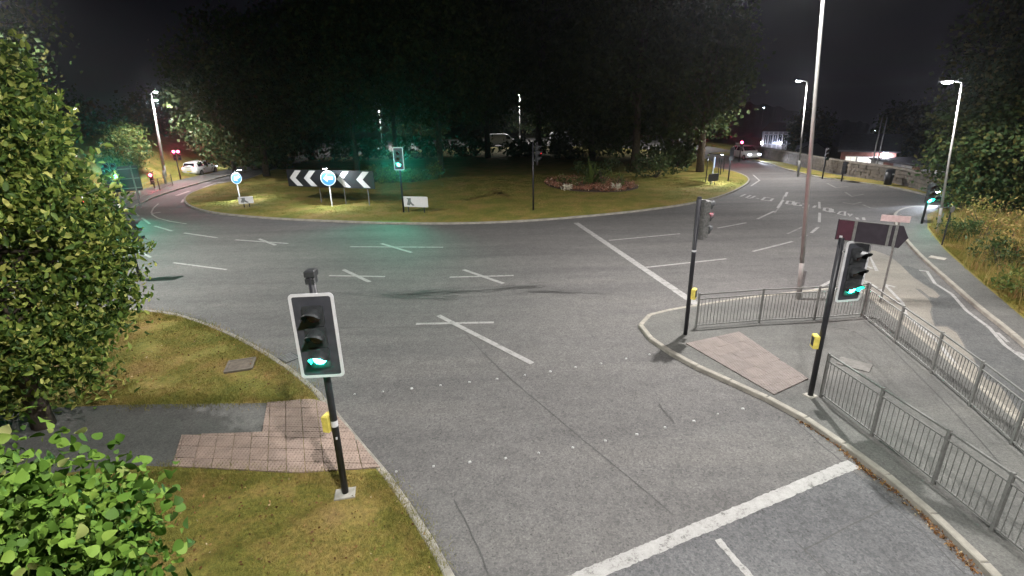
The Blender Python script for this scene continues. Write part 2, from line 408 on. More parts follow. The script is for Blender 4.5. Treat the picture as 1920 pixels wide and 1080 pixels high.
# kerbs made of single stones
_ks = MB().cbox((0, 0, 0), (1, 0.14, 0.24), 0.016)
def kerb(pts, name='kerb', step=0.915, closed=False, far=False):
    """pts: world 2D line of the kerb's road edge middle"""
    ln = smooth_line(pts, step, closed)
    root = empty(name, (ln[0].x, ln[0].y, 0), kind='structure')
    src = None
    if far:
        mb = MB()
        for a, b in zip(ln[:-1], ln[1:]):
            c = (a + b) / 2 - ln[0]; d = b - a
            mb.cbox((c.x, c.y, KERB_Z - 0.12), (d.length - 0.006, 0.14, 0.24), 0.016, math.atan2(d.y, d.x))
        tag(mb.build('kerb_run', M_KERB, root), kind='stuff'); return ln
    for a, b in zip(ln[:-1], ln[1:]):
        c = (a + b) / 2 - ln[0]; d = b - a
        loc = (c.x, c.y, KERB_Z - 0.12 + rnd.uniform(-0.004, 0.004)); rot = (0, 0, math.atan2(d.y, d.x))
        if src is None:
            src = _ks.build('kerb_stone', M_KERB, root); o = src; o.location = loc; o.rotation_euler = rot
        else: o = share('kerb_stone', src, root, loc, rot)
        o.scale = (d.length - 0.010, 1, 1)
    return ln
def px(*pp): return [P(*p) for p in pp]

# --- near verge on the camera's side
kl = px((285, 588), (350, 600), (420, 626), (480, 657), (535, 692), (580, 728), (612, 762), (655, 815), (705, 876), (735, 912), (768, 962), (803, 1018), (842, 1082))
kl = [Vector((-40, 24, 0)), Vector((-26, 19.6, 0)), Vector((-17, 17.1, 0))] + kl + [Vector((-0.35, 4.0, 0)), Vector((0.25, 2.0, 0)), Vector((0.6, -4, 0))]
kline_l = kerb(kl)
verge_l = [(p.x - 0.0, p.y) for p in kline_l] + [(0.6, -8.5), (-70, -8.5), (-70, 26), (-45, 26)]
VERGE_L = sheet('grass_verge', verge_l, KERB_Z - 0.012, M_VERGE, kind='structure')
# --- roundabout island
ki = px((460, 338), (408, 347), (375, 357), (352, 368), (347, 378), (360, 389), (400, 400), (480, 408.5), (560, 413.5), (700, 419), (830, 420.5), (960, 417), (1080, 408.5), (1200, 396.5), (1300, 382), (1350, 369.5), (1383, 356), (1402, 343), (1400, 333), (1376, 323), (1340, 315))
ki_line = kerb(ki)
ki_far = [ki[-1], Vector((23, 63, 0)), Vector((18, 78, 0)), Vector((5, 85.5, 0)), Vector((-12, 84, 0)), Vector((-26, 72, 0)), ki[0]]
ki_far_line = kerb(ki_far, 'kerb', 1.2, far=True)
island_poly = [(p.x, p.y) for p in ki_line] + [(p.x, p.y) for p in ki_far_line[1:-1]]
ISLAND = sheet('island_lawn', island_poly, KERB_Z - 0.012, M_GRASS, kind='structure')
# --- splitter pavement with guard rails (right)
kc = px((1565, 545), (1410, 562), (1310, 577), (1240, 589), (1206, 601), (1201, 614), (1222, 640), (1282, 679), (1350, 711), (1440, 752), (1512, 791), (1580, 838), (1650, 889), (1722, 950), (1800, 1019), (1862, 1085))
kc += [kc[-1] + (kc[-1] - kc[-2]).normalized() * 2.0]
kb = px((1565, 545), (1615, 552), (1650, 578), (1705, 622), (1775, 680), (1850, 745), (1925, 812))
kb += [kb[-1] + (kb[-1] - kb[-2]).normalized() * 2.5]
kc_line = kerb(kc); kb_line = kerb(kb)
pav_r = [(p.x, p.y) for p in kc_line] + [(p.x, p.y) for p in kb_line[::-1]][:-1]
PAV_R = sheet('pavement', pav_r, KERB_Z - 0.012, M_PATH, kind='structure')
# --- right hand footway and verge
kd = px((1765, 389), (1735, 389), (1705, 391), (1684, 398), (1677, 411), (1690, 440), (1722, 478), (1780, 531), (1832, 577), (1882, 617), (1925, 653))
kd += [kd[-1] + (kd[-1] - kd[-2]).normalized() * 6]
kd_line = kerb(kd)
foot_edge = px((1925, 609), (1830, 527), (1770, 472), (1738, 432), (1738, 405), (1765, 392))
pav_d = [(p.x, p.y) for p in kd_line] + [(foot_edge[0].x + 4, foot_edge[0].y - 4)] + [(p.x, p.y) for p in foot_edge]
sheet('footway', pav_d, KERB_Z - 0.012, M_PATH, kind='structure')
verge_d = [(foot_edge[0].x + 4, foot_edge[0].y - 4)] + [(p.x, p.y) for p in foot_edge] + [(26.5, 28.5), (30, 27), (30, 4), (22, 2)]
sheet('grass_verge', verge_d, KERB_Z - 0.02, M_VERGE, kind='structure')
# --- far verge and footway below the stone wall
ke = px((1330, 288), (1425, 304), (1470, 317), (1540, 334), (1600, 342), (1680, 354), (1760, 373), (1850, 398))
ke_line = kerb(ke, 'kerb', 1.2)
back_e = px((1400, 291), (1550, 323), (1680, 347), (1800, 380), (1850, 393))
verge_e = [(p.x, p.y) for p in ke_line] + [(30.4, 30), (30.4, 70)]
sheet('grass_verge', verge_e, KERB_Z - 0.012, M_GRASS, kind='structure')
mid_e = [(a.x + 2.0, a.y + 1.0) for a in ke_line]
sheet('footway', mid_e + [(30.3, 31), (30.3, 66)], KERB_Z - 0.004, M_PATH, kind='structure')
# --- far left footway, bank
kf = px((60, 470), (150, 430), (235, 397), (300, 367), (400, 337), (470, 320)) 
kf = kf + [kf[-1] + (kf[-1] - kf[-2]).normalized() * 22]
kf_line = kerb(kf, 'kerb', 1.2)
d0 = (kf[-2] - kf[3]).normalized(); nrm = Vector((-d0.y, d0.x, 0))
sheet('footway', [(p.x, p.y) for p in kf_line] + [(p.x + nrm.x * 3.2, p.y + nrm.y * 3.2) for p in kf_line[::-1]], KERB_Z - 0.01, M_PATH, kind='structure')
bk = MB(); prof = [(3.1, 0.08), (4.5, 0.35), (7, 1.6), (10, 3.0), (15, 4.0), (30, 4.4), (45, -0.3)]
rows = kf_line[::3]; vs = []; fs = []
for i, p in enumerate(rows):
    for (d, z) in prof:
        vs.append((p.x + nrm.x * d, p.y + nrm.y * d, z + (0.25 * math.sin(i * 1.7 + d) if z > 0.2 else 0)))
np_ = len(prof)
for i in range(len(rows) - 1):
    for k in range(np_ - 1):
        a = i * np_ + k; fs.append((a, a + 1, a + 1 + np_, a + np_))
tag(bk.add(vs, fs).build('grass_bank', M_GRASS, smooth=True), kind='structure')

# --- surfacing of the slip road
buff = px((1600, 470), (1640, 470), (1668, 480), (1690, 498), (1712, 520), (1730, 532), (1752, 545), (1762, 555), (1756, 559), (1742, 556), (1726, 543), (1716, 541), (1740, 560), (1747, 573), (1744, 586), (1748, 600), (1753, 612), (1775, 613), (1793, 624), (1803, 640), (1812, 657), (1822, 668), (1830, 682), (1832, 694), (1850, 712), (1872, 722), (1888, 740), (1905, 765), (1925, 790), (1925, 815), (1860, 770), (1790, 702), (1720, 640), (1660, 590), (1640, 565), (1600, 530))
tag(sheet('anti_skid_surface', buff, 0.004, M_BUFF, road))
dark = px((1688, 500), (1700, 498), (1722, 505), (1745, 530), (1770, 545), (1790, 560), (1830, 600), (1880, 640), (1925, 675), (1925, 788), (1905, 762), (1888, 737), (1872, 719), (1850, 709), (1834, 690), (1825, 666), (1814, 655), (1805, 638), (1795, 621), (1776, 610), (1755, 609), (1750, 598), (1748, 585), (1750, 573), (1742, 557), (1756, 560), (1764, 555), (1752, 543), (1730, 530), (1712, 518))
tag(sheet('dark_resurfacing', dark, 0.0035, M_DARKROAD, road))
lanepatch = px((1102, 1082), (1345, 985), (1590, 882), (1640, 905), (1735, 990), (1830, 1082))
tag(sheet('worn_lane_surface', lanepatch, 0.003, asphalt_mat('asphalt_lane', (.985, .99, 1.02), .074, .132, .12, .6), road))

# --- painted markings
MK = [0]
def marking(pts, w, name='lane_marking', mat=None, z=None, closed=False, ends=0.0):
    if z is None: MK[0] += 1; z = 0.009 + .0007 * (MK[0] % 7)
    pts = [Vector((p[0], p[1])) for p in pts]
    n = len(pts); L = []; R = []
    for i, p in enumerate(pts):
        a = pts[i - 1] if (i > 0 or closed) else p; b = pts[(i + 1) % n] if (i < n - 1 or closed) else p
        d1 = (p - a).normalized() if (p - a).length > 1e-6 else (b - p).normalized()
        d2 = (b - p).normalized() if (b - p).length > 1e-6 else d1
        m = (d1 + d2); m = m.normalized() if m.length > 1e-6 else d1
        nn = Vector((-m.y, m.x)); s = 1 / max(0.45, nn.dot(Vector((-d1.y, d1.x))))
        L.append(p + nn * w / 2 * s); R.append(p - nn * w / 2 * s)
    vs = [(p.x, p.y, z) for p in L] + [(p.x, p.y, z) for p in R]
    fs = [(i, n + i, n + (i + 1) % n, (i + 1) % n) for i in range(n if closed else n - 1)]
    return MB().add(vs, fs).build(name, mat or M_PAINT, road)
def mk(w, *pp, **kw): return marking(px(*pp), w, **kw)
def ragged(a, b, w, name):
    """broad line with chipped edges"""
    a, b = P(*a), P(*b); d = (b - a); L = d.length; d.normalize(); n = Vector((-d.y, d.x, 0)); m = int(L / 0.05); vs = []; fs = []
    for i in range(m + 1):
        c = a + d * (L * i / m); w1 = w / 2 + rnd.uniform(-0.012, 0.010); w2 = w / 2 + rnd.uniform(-0.012, 0.010)
        p, q = c + n * w1, c - n * w2; vs += [(p.x, p.y, 0.009), (q.x, q.y, 0.009)]
        if i: fs.append((2 * i - 2, 2 * i - 1, 2 * i + 1, 2 * i))
    return MB().add(vs, fs).build(name, M_PAINT, road)
ragged((1060, 1097), (1600, 870), 0.235, 'stop_line')
ragged((1345, 1012), (1415, 1092), 0.11, 'lane_marking')
ragged((1080, 418), (1318, 579), 0.30, 'stop_line')
for w, pts in [
    (.12, ((1142, 451), (1275, 438.5))), (.13, ((1212, 501.5), (1362, 485.5))), (.13, ((1345, 428), (1399, 418))), (.14, ((1420, 411), (1452, 396))),
    (.15, ((1458, 390), (1468, 375.5))), (.16, ((1472, 369), (1476, 360.6))), (.14, ((1536.5, 391), (1536, 378.7))), (.14, ((1536, 417), (1537, 399))),
    (.14, ((1521, 437), (1534, 426))), (.14, ((1503, 445.6), (1512, 441))), (.14, ((1411, 472), (1486, 453))),
    (.15, ((656, 463), (831, 464))), (.17, ((715, 457), (772, 474))), (.14, ((617, 517), (722, 519))), (.17, ((644, 506), (693, 529))),
    (.14, ((843, 520), (963, 517))), (.17, ((869, 506), (944, 532))), (.14, ((780, 608), (926, 605))), (.17, ((822, 592), (998, 682))),
    (.15, ((441, 450), (541, 457))), (.17, ((485, 448), (517, 460))), (.15, ((345, 437), (407, 446))), (.15, ((290, 424), (323, 433.6))),
    (.14, ((266, 408.6), (281, 420))), (.14, ((248, 396), (260.5, 406))), (.13, ((325, 493), (425, 506))), (.13, ((240, 462), (283, 483))),
    (.30, ((328, 344.7), (424, 342))), (.3, ((281, 374), (299, 364))), (.3, ((331, 367), (356, 358))), (.18, ((341, 380), (344, 374))),
    (.25, ((285, 400.5), (301, 398))), (.22, ((380, 352), (404, 343.5))),
    (.12, ((1657, 533), (1678, 539))), (.10, ((1660, 535), (1692, 568), (1699, 592), (1757, 640), (1799, 694), (1864, 747), (1909, 814), (1930, 845))),
    (.10, ((1723, 507), (1738, 509), (1753, 532), (1785, 552), (1812, 583), (1855, 615), (1883, 647), (1930, 681))),
    (.09, ((1870, 624), (1890, 642))), (.09, ((1908, 660), (1930, 675))),
    (.13, ((1617, 485.6), (1628, 475), (1644, 508.5))), (.13, ((1612, 497), (1624, 499), (1635, 504))), (.13, ((1612, 526), (1624, 528), (1644, 540))),
    (.13, ((1649, 542.7), (1657, 546))), (.13, ((1529, 543), (1559, 527)))]:
    mk(w, *pts)
mk(.11, (297, 382), (288, 390), (284, 398), (286, 403), (296, 409), (318, 415), (350, 420))
mk(.12, (348, 370), (356, 364), (366, 359.5)); mk(.2, (224, 382), (232, 392), (246, 388))
mk(.14, (1408, 349), (1424, 338.5), (1412, 328))
for w, pts in [(.16, ((1551, 344), (1567, 352), (1590, 350))), (.16, ((1585, 360.6), (1597, 368.5), (1619, 364.5))), (.14, ((1580, 380), (1600, 383), (1616, 379))),
               (.14, ((1618, 384), (1632, 390), (1647, 391))), (.1, ((1476, 439), (1500, 428), (1513, 422))), (.09, ((1452, 400), (1464, 385), (1470, 367))), (.1, ((1412, 305), (1440, 309)))]:
    mk(w, *pts, mat=M_PAINTF, name='faded_marking')
# lettering on the carriageway, read by drivers coming the other way
def glyph(*strokes, w=.16):
    mb_v = []; mb_f = []
    for st in strokes:
        o = marking(px(*st), w); me = o.data; k = len(mb_v)
        mb_v += [tuple(v.co) for v in me.vertices]; mb_f += [tuple(i + k for i in p.vertices) for p in me.polygons]
        bpy.data.objects.remove(o); bpy.data.meshes.remove(me)
    MB().add(mb_v, mb_f).build('road_letter', M_PAINT, road)
glyph(((1388, 368.8), (1397.8, 364.4))); glyph(((1399, 371), (1407.5, 366)))
glyph(((1408.4, 371.6), (1416, 367.5)), ((1401.5, 371.8), (1408, 372.2))); glyph(((1419, 372.6), (1422, 372.4)), w=.3)
glyph(((1435, 370), (1428, 375.3), (1444.4, 377), (1449.4, 372.5)), ((1437, 370.6), (1444, 371.5)))
glyph(((1474.4, 382.4), (1477.3, 377.3), (1488.2, 378.4), (1486, 383.5), (1474.4, 382.4)))
glyph(((1492.6, 379.8), (1489.7, 385), (1500.6, 386), (1502, 383.9)), ((1494, 380.5), (1501, 381)))
glyph(((1505, 382.4), (1515.2, 383.9), (1513.8, 389), (1504.3, 388.6))); glyph(((1529.4, 385.7), (1525, 389.7)))
glyph(((1546.6, 389.7), (1545, 394.8), (1555, 397.7), (1557.2, 391.2), (1546.6, 389.7))); glyph(((1560.4, 392.2), (1560.4, 398), (1566, 398.6)))
glyph(((1570.7, 401.4), (1575.8, 397), (1584.5, 397), (1583.8, 404.3), (1570.7, 401.4)), w=.12); glyph(((1590.3, 400.6), (1593.3, 405.7), (1597.6, 401.4)), w=.12)
glyph(((1606, 408), (1609, 412)), w=.15); glyph(((1619, 408), (1620, 413)), w=.15)
# seams and cracks
for w, pts in [(.022, ((872, 625), (935, 690), (1010, 755), (1085, 818), (1160, 880), (1262, 965))), (.025, ((852, 938), (880, 990), (918, 1082))), (.022, ((1490, 790), (1580, 868), (1672, 945), (1815, 1082))),
               (.022, ((1674, 943), (1510, 1032))), (.02, ((1495, 1018), (1560, 1082))), (.018, ((640, 550), (760, 560), (900, 556), (1000, 552))), (.016, ((520, 610), (700, 615), (860, 612))),
               (.015, ((350, 452), (600, 475), (900, 480), (1080, 470), (1300, 452)))]:
    L = smooth_line(px(*pts), 0.22); L = [Vector((p.x + rnd.uniform(-.012, .012), p.y + rnd.uniform(-.012, .012))) for p in L]
    marking(L, w, 'tar_seam', M_SEAM, 0.006)
def crack(pts, spread, n, w):
    base = smooth_line(px(*pts), 0.10)
    vs = []; fs = []
    for _ in range(n):
        i0 = rnd.randrange(0, len(base) - 6); ln = rnd.randint(5, 22); off = rnd.gauss(0, spread); cur = []
        for p in base[i0:i0 + ln]:
            off += rnd.uniform(-.05, .05); cur.append(Vector((p.x + rnd.uniform(-.03, .03), p.y + off)))
        for a, b in zip(cur[:-1], cur[1:]):
            d = (b - a).normalized(); nn = Vector((-d.y, d.x)) * rnd.uniform(.25, 1) * w; k = len(vs)
            vs += [(q.x, q.y, 0.0065) for q in (a + nn, a - nn, b - nn, b + nn)]; fs.append((k, k + 1, k + 2, k + 3))
    tag(MB().add(vs, fs).build('surface_crack', M_SEAM, road), kind='stuff')
crack(((705, 560), (770, 552), (850, 546), (930, 543), (1030, 535)), 0.16, 42, .020)
crack(((690, 545), (740, 556), (790, 552), (860, 556)), 0.25, 24, .015)
crack(((960, 548), (1030, 547), (1080, 552), (1150, 556)), 0.15, 18, .012)
crack(((1235, 760), (1250, 775), (1262, 790)), 0.05, 4, .006)
for pts in (((1618, 606), (1690, 680), (1760, 752), (1840, 840), (1930, 950)), ((1560, 620), (1600, 628), (1650, 660))):
    marking(smooth_line(px(*pts), .3), .02, 'tar_seam', M_SEAM, KERB_Z - .006).parent = PAV_R
# crossing studs
stud = MB().cbox((0, 0, 0.012), (0.055, 0.055, 0.03), 0.012)
st0 = None
for i, p in enumerate([(665, 740), (718, 735), (772, 729), (826, 723), (880, 717), (932, 711), (984, 704), (1032, 697), (1079, 689), (1127, 682), (1174, 673), (1218, 665),
          (743, 885), (813, 875), (881, 867), (948, 860), (1010, 850), (1074, 840), (1135, 827), (1194, 815), (1247, 802), (1301, 790), (1346, 777), (1393, 767)]):
    q = P(*p)
    if st0 is None: st0 = stud.build('crossing_stud', plain('worn_stud', (.42, .42, .41), .6), road); o = st0
    else: o = share('crossing_stud', st0, road, (0, 0, 0))
    s_ = rnd.uniform(0.7, 1.15); o.location = (q.x, q.y, 0); o.rotation_euler = (0, 0, rnd.uniform(-.5, .5)); o.scale = (s_, s_ * rnd.uniform(.7, 1), 1)

# --- left tarmac path and red tactile slabs
tz = KERB_Z - 0.012
pathl = px((100, 772), (230, 766), (503, 763), (493, 819), (343, 824), (325, 884), (230, 880), (100, 900))
pathl = [(-16, pathl[0].y)] + [(p.x, p.y) for p in pathl] + [(-16, pathl[-1].y - 0.2)]
sheet('footpath', pathl, tz + 0.006, M_PATH, kind='structure')
def paving(name, regions, A, B, cu, cv, mat, z, gap, origin, th=0.03):
    """slabs on a grid with (possibly skew) unit axes A, B"""
    root = empty(name, (origin.x, origin.y, z), kind='structure'); src = None
    det = A.x * B.y - A.y * B.x
    to = lambda p: (((p.x - origin.x) * B.y - (p.y - origin.y) * B.x) / det, ((p.y - origin.y) * A.x - (p.x - origin.x) * A.y) / det)
    fr = lambda q: (A.x * q[0] + B.x * q[1], A.y * q[0] + B.y * q[1])
    g = gap / 2
    for poly in regions:
        loc = ccw([to(p) for p in poly])
        x0, x1 = min(p[0] for p in loc), max(p[0] for p in loc); y0, y1 = min(p[1] for p in loc), max(p[1] for p in loc)
        for i in range(math.floor(x0 / cu), math.ceil(x1 / cu)):
            for j in range(math.floor(y0 / cv), math.ceil(y1 / cv)):
                c = [(i * cu + g, j * cv + g), ((i + 1) * cu - g, j * cv + g), ((i + 1) * cu - g, (j + 1) * cv - g), (i * cu + g, (j + 1) * cv - g)]
                q = clip_convex(c, loc)
                if len(q) < 3 or abs(area2(q)) < cu * cv * 0.04: continue
                dz = rnd.uniform(0, .004); full = abs(abs(area2(q)) - (cu - gap) * (cv - gap)) < 1e-6
                o_ = ((i + .5) * cu, (j + .5) * cv); w = [fr((x - o_[0], y - o_[1])) for x, y in q]; pos = fr(o_)
                tilt = (rnd.uniform(-.006, .006), rnd.uniform(-.006, .006), 0)
                if full and src is not None: o = share('paving_slab', src, root, (0, 0, 0))
                else:
                    o = MB().prism(w, (0, 0, -th / 2), (1, 0, 0), (0, 1, 0), (0, 0, 1), th).build('paving_slab', mat, root, bevel=.003)
                    if full: src = o
                o.location = (pos[0], pos[1], dz); o.rotation_euler = tilt
    return root
o1 = P(325, 884, tz); eA = (P(560, 892, tz) - o1).normalized(); eB = (P(343, 824, tz) - o1).normalized()
paving('tactile_paving', [px((343, 824), (493, 819), (661, 819), (714, 886), (560, 896), (325, 884)), px((503, 763), (585, 756), (612, 763), (660, 818.5), (493.5, 818.5))], eA, eB, .36, .40, M_SLAB, tz + 0.012, 0.012, o1)
o2 = P(1285, 651, tz); eA = (P(1450, 748, tz) - o2).normalized(); eB = Vector((-eA.y, eA.x, 0))
paving('tactile_paving', [px((1285, 651), (1385, 629), (1514, 718), (1450, 748))], eA, eB, .40, .40, M_SLABP, tz + 0.012, 0.003, o2)

# --- covers
def cover(p, w, d, rz, label, mat, z, frame=True):
    r = empty('inspection_cover', (p.x, p.y, z), rz, label=label, cat='cover')
    MB().cbox((0, 0, 0.01), (w - .06, d - .06, .03), .006).build('lid', mat, r)
    if frame:
        m = MB(); fm = plain('cover_frame', (.13, .11, .088), .9)
        for c, s_ in (((0, d / 2, 0.005), (w + .04, .05, .05)), ((0, -d / 2, 0.005), (w + .04, .05, .05)), ((w / 2, 0, 0.004), (.05, d - .05, .048)), ((-w / 2, 0, 0.004), (.05, d - .05, .048))): m.box(c, s_)
        m.build('frame', fm, r)
    return r
cover(P(451, 686, tz), .62, .62, .3, 'square brown chamber cover sunk in the grass verge', plain('weathered_cover', (.11, .088, .068), .9, 0, .3, 9, .3), tz + .02)
cover(P(1602, 684, tz), .75, .55, -.75, 'pale inspection cover set in the pavement between the two railings', plain('pale_cover', (.135, .13, .12), .9), tz, False)
cover(P(1758, 484, tz), .6, .45, -.9, 'small pale cover set in the footway beside the rough verge', M_CONC, tz, False)
g = empty('drain_grate', P(541, 671), -.7, label='iron gully grate in the gutter beside the grass verge kerb', cat='drain')
MB().box((0, 0, .004), (.5, .42, .012)).build('pit', M_BLACK, g)
for k in range(6): MB().box((-.2 + k * .08, 0, .014), (.035, .36, .012)).build('bar', M_STEEL, g)

# ------------------------------------------------------------------ street lighting
def street_lamp(label, base, height, arm_dir, arm=0.9, power=2200, r=0.085, z0=0.0, lean=0.0, lean_dir=0.0, mat=None, group='street lamps round the junction', cut=156):
    root = empty('street_lamp', (base[0], base[1], z0), 0, label=label, cat='street lamp', group=group)
    top = Vector((math.sin(lean) * math.cos(lean_dir) * height, math.sin(lean) * math.sin(lean_dir) * height, height))
    c0 = top * (1.25 / height)
    MB().tube([(0, 0, -.1), c0 * .99, c0], [r * 1.16, r * 1.16, r * 1.0], 14).build('column_base', mat or M_COLUMN, root, True)
    MB().tube([c0, top * .45, top], [r, r * .8, r * .5], 14).build('column', mat or M_COLUMN, root, True)
    MB().box((0, -r * 1.155, .75), (r * 1.1, .02, .5)).build('column_door', M_STEEL, root)
    a = Vector((math.cos(arm_dir), math.sin(arm_dir), 0)); h = top + a * arm + Vector((0, 0, .12))
    if arm > .05: MB().tube([top - Vector((0, 0, .05)), top + Vector((0, 0, .06)), h - a * .25], [r * .5, r * .48, r * .4], 8).build('arm', mat or M_COLUMN, root, True)
    n = Vector((-a.y, a.x, 0))
    lan = MB()
    prof = [(-.32, .06, .02), (-.25, .11, .05), (0, .15, .075), (.28, .14, .06), (.36, .07, .025)]
    vs = []; fs = []
    for (u, w, t) in prof:
        for (q, zz) in ((-w, 0), (-w * .7, t), (w * .7, t), (w, 0)): vs.append(h + a * u + n * q + Vector((0, 0, zz)))
    for i in range(4):
        for k in range(4): fs.append((i * 4 + k, i * 4 + (k + 1) % 4, i * 4 + 4 + (k + 1) % 4, i * 4 + 4 + k))
    fs += [(0, 1, 2, 3), (16, 17, 18, 19)]
    lan = MB().add(vs, fs).build('lantern', M_STEEL, root)
    g = MB(); vs = []; fs = []; K = 12
    for ring, (s_, zz) in enumerate(((1.0, -.004), (.8, -.055), (.35, -.085))):
        for k in range(K):
            t = 2 * math.pi * k / K; vs.append(h + a * (.03 + .22 * s_ * math.cos(t)) + n * (.115 * s_ * math.sin(t)) + Vector((0, 0, zz)))
    for r_ in range(2):
        for k in range(K): fs.append((r_ * K + k, r_ * K + (k + 1) % K, r_ * K + K + (k + 1) % K, r_ * K + K + k))
    fs.append(tuple(range(2 * K, 3 * K)))
    g.add(vs, fs).build('lamp_glass', L_EMIT, lan)
    ld = bpy.data.lights.new('lamp_light', 'SPOT'); ld.spot_size = math.radians(cut); ld.spot_blend = .22; ld.shadow_soft_size = .14; ld.energy = power; ld.color = LED
    lo = bpy.data.objects.new('lamp_light', ld); COL.objects.link(lo); lo.parent = root; lo.location = h + Vector((0, 0, -.13))
    return root
street_lamp('tall street lamp column whose foot stands behind the guard rail beside the two rail runs', P(1497, 566), 11.6, math.radians(175), 1.1, 4200, .068, KERB_Z - .01, math.radians(5.4), math.radians(180))
street_lamp('street lamp column the camera hangs on, over the near grass verge', (0.2, -1.1), 11.8, math.radians(28), 2.3, 3600, .10, KERB_Z - .01)
street_lamp('street lamp rising from the rough verge beside the dark roadside tree', P(1756, 441), 6.75, math.radians(155), .5, 900, .056, KERB_Z - .02, math.radians(5), math.radians(170))
street_lamp('taller of the two street lamps behind the left-hand railings', P(311, 347), 7.9, math.radians(-30), .7, 2000, .08, KERB_Z - .01, math.radians(5), math.radians(0), cut=122)
street_lamp('shorter street lamp standing behind the taller one on the grass bank', P(313, 338), 7.2, math.radians(-30), .5, 800, .075, KERB_Z + .1, math.radians(4), math.radians(0), cut=122)
street_lamp('street lamp at the far kerb under the stone wall, seen past the tall column', P(1496, 331), 7.6, math.radians(190), .8, 2400, .08, KERB_Z - .01, math.radians(4), math.radians(180), cut=142)
street_lamp('far street lamp seen through the island trees above the green signal', (-22, 92), 7.0, math.radians(-80), .8, 3000, .08, 0)
street_lamp('far street lamp half hidden in the middle of the island trees', (2, 96), 8.0, math.radians(-90), .8, 3000, .08, 0)
street_lamp('far street lamp behind the right edge of the island trees', (25.5, 79), 8.0, math.radians(200), .8, 2200, .08, 0, cut=140)
street_lamp('small far street lamp under the left edge of the island trees', P(388, 300), 6.0, math.radians(-60), .6, 700, .07, KERB_Z)
street_lamp('added unseen street lamp for the left road, at the kerb behind the left leafy tree', (-19.2, 18.4), 11.5, math.radians(20), 1.2, 5400, .085, KERB_Z)  # added lamp, out of view, to brighten the left and middle road
street_lamp('added unseen street lamp beside the slip road past the right edge of the rails', (19.5, 6.5), 8.5, math.radians(150), .8, 1600, .08, KERB_Z)  # added lamp outside the frame, evens out the light on the right

# ------------------------------------------------------------------ traffic signals
def rrect(w, h, r, n=5):
    out = []
    for cx, cy, a0 in ((w / 2 - r, h / 2 - r, 0), (-w / 2 + r, h / 2 - r, 90), (-w / 2 + r, -h / 2 + r, 180), (w / 2 - r, -h / 2 + r, 270)):
        for k in range(n + 1):
            t = math.radians(a0 + 90 * k / n); out.append((cx + r * math.cos(t), cy + r * math.sin(t)))
    return out
def signal_head(root, c, rz, lit, board, back=None, W_=.64, H_=1.36, border=True, power=0, strong=None):
    """head whose front faces local -Y turned by rz about c"""
    R = Matrix.Rotation(rz, 3, 'Z'); c = Vector(c)
    X, Y, Z = R @ Vector((1, 0, 0)), R @ Vector((0, 1, 0)), Vector((0, 0, 1))
    body = MB()
    for k in (-1, 0, 1):
        body.prism(rrect(.30, .325, .03, 2), c + Z * (k * .335) - Y * .0, X, Z, Y, .15)
    head = body.build('signal_head', back or M_HEAD, root)
    if board:
        bo = MB().prism(rrect(W_, H_, .06), c + Y * .03, X, Z, Y, .012).build('backing_board', M_BOARD, root)
        if border:
            o_, i_ = rrect(W_ + .002, H_ + .002, .06), rrect(W_ - .085, H_ - .085, .035); n = len(o_)
            vs = [c + Y * .029 + X * x + Z * y - Y * .004 for x, y in o_] + [c + Y * .029 + X * x + Z * y - Y * .004 for x, y in i_]
            vs += [v + Y * .0178 for v in vs]
            fs = []
            for k in range(n):
                q = (k + 1) % n; fs += [(k, q, n + q, n + k), (2 * n + k, 3 * n + k, 3 * n + q, 2 * n + q), (k, 2 * n + k, 2 * n + q, q), (n + k, n + q, 3 * n + q, 3 * n + k)]
            MB().add(vs, fs).build('white_border', M_WHITE, bo)
    for k, col in ((1, 'red'), (0, 'amber'), (-1, 'green')):
        cc = c + Z * (k * .335)
        m = {'red': M_LENS_R, 'amber': M_LENS_A, 'green': M_LENS_G}[col]
        if lit == col: m = {'red': R_EMIT, 'green': G_EMIT}[col]
        lens = MB(); vs = []; fs = []; K = 18
        for r_, d in ((.105, .0), (.08, -.022), (.04, -.034)):
            for t in range(K): vs.append(cc - Y * .004 + Y * d + X * (r_ * math.cos(2 * math.pi * t / K)) + Z * (r_ * math.sin(2 * math.pi * t / K)))
        for r_ in range(2):
            for t in range(K): fs.append((r_ * K + t, r_ * K + (t + 1) % K, r_ * K + K + (t + 1) % K, r_ * K + K + t))
        fs.append(tuple(range(2 * K, 3 * K)))
        lo = lens.add(vs, fs).build(col + '_lens', m, head, True)
        hv = []; hf = []; K = 18; a0, a1 = math.radians(-28), math.radians(208)
        for t in range(K + 1):
            a = a0 + (a1 - a0) * t / K; dd = .10 + .16 * max(0, math.sin(a)) ** .6
            for r_ in (.128, .120):
                for y in (0.0, -dd): hv.append(cc + X * (r_ * math.cos(a)) + Z * (r_ * math.sin(a)) + Y * y)
        for t in range(K):
            q = t * 4; hf += [(q, q + 1, q + 5, q + 4), (q + 2, q + 6, q + 7, q + 3), (q + 1, q + 3, q + 7, q + 5), (q, q + 4, q + 6, q + 2)]
        hf += [(0, 2, 3, 1), (K * 4, K * 4 + 1, K * 4 + 3, K * 4 + 2)]
        MB().add(hv, hf).build('hood', M_HEAD, head, False)
        if lit == col and power:
            ld = bpy.data.lights.new('signal_light', 'SPOT'); ld.energy = power; ld.color = (1, .04, .10) if col == 'red' else (.03, 1, .6)
            ld.spot_size = math.radians(105); ld.spot_blend = .9; ld.shadow_soft_size = .09
            l_ = bpy.data.objects.new('signal_light', ld); COL.objects.link(l_); l_.parent = root
            l_.location = cc - Y * .09; l_.rotation_euler = (-Y - Z * .12).to_track_quat('-Z', 'Y').to_euler()
    return head
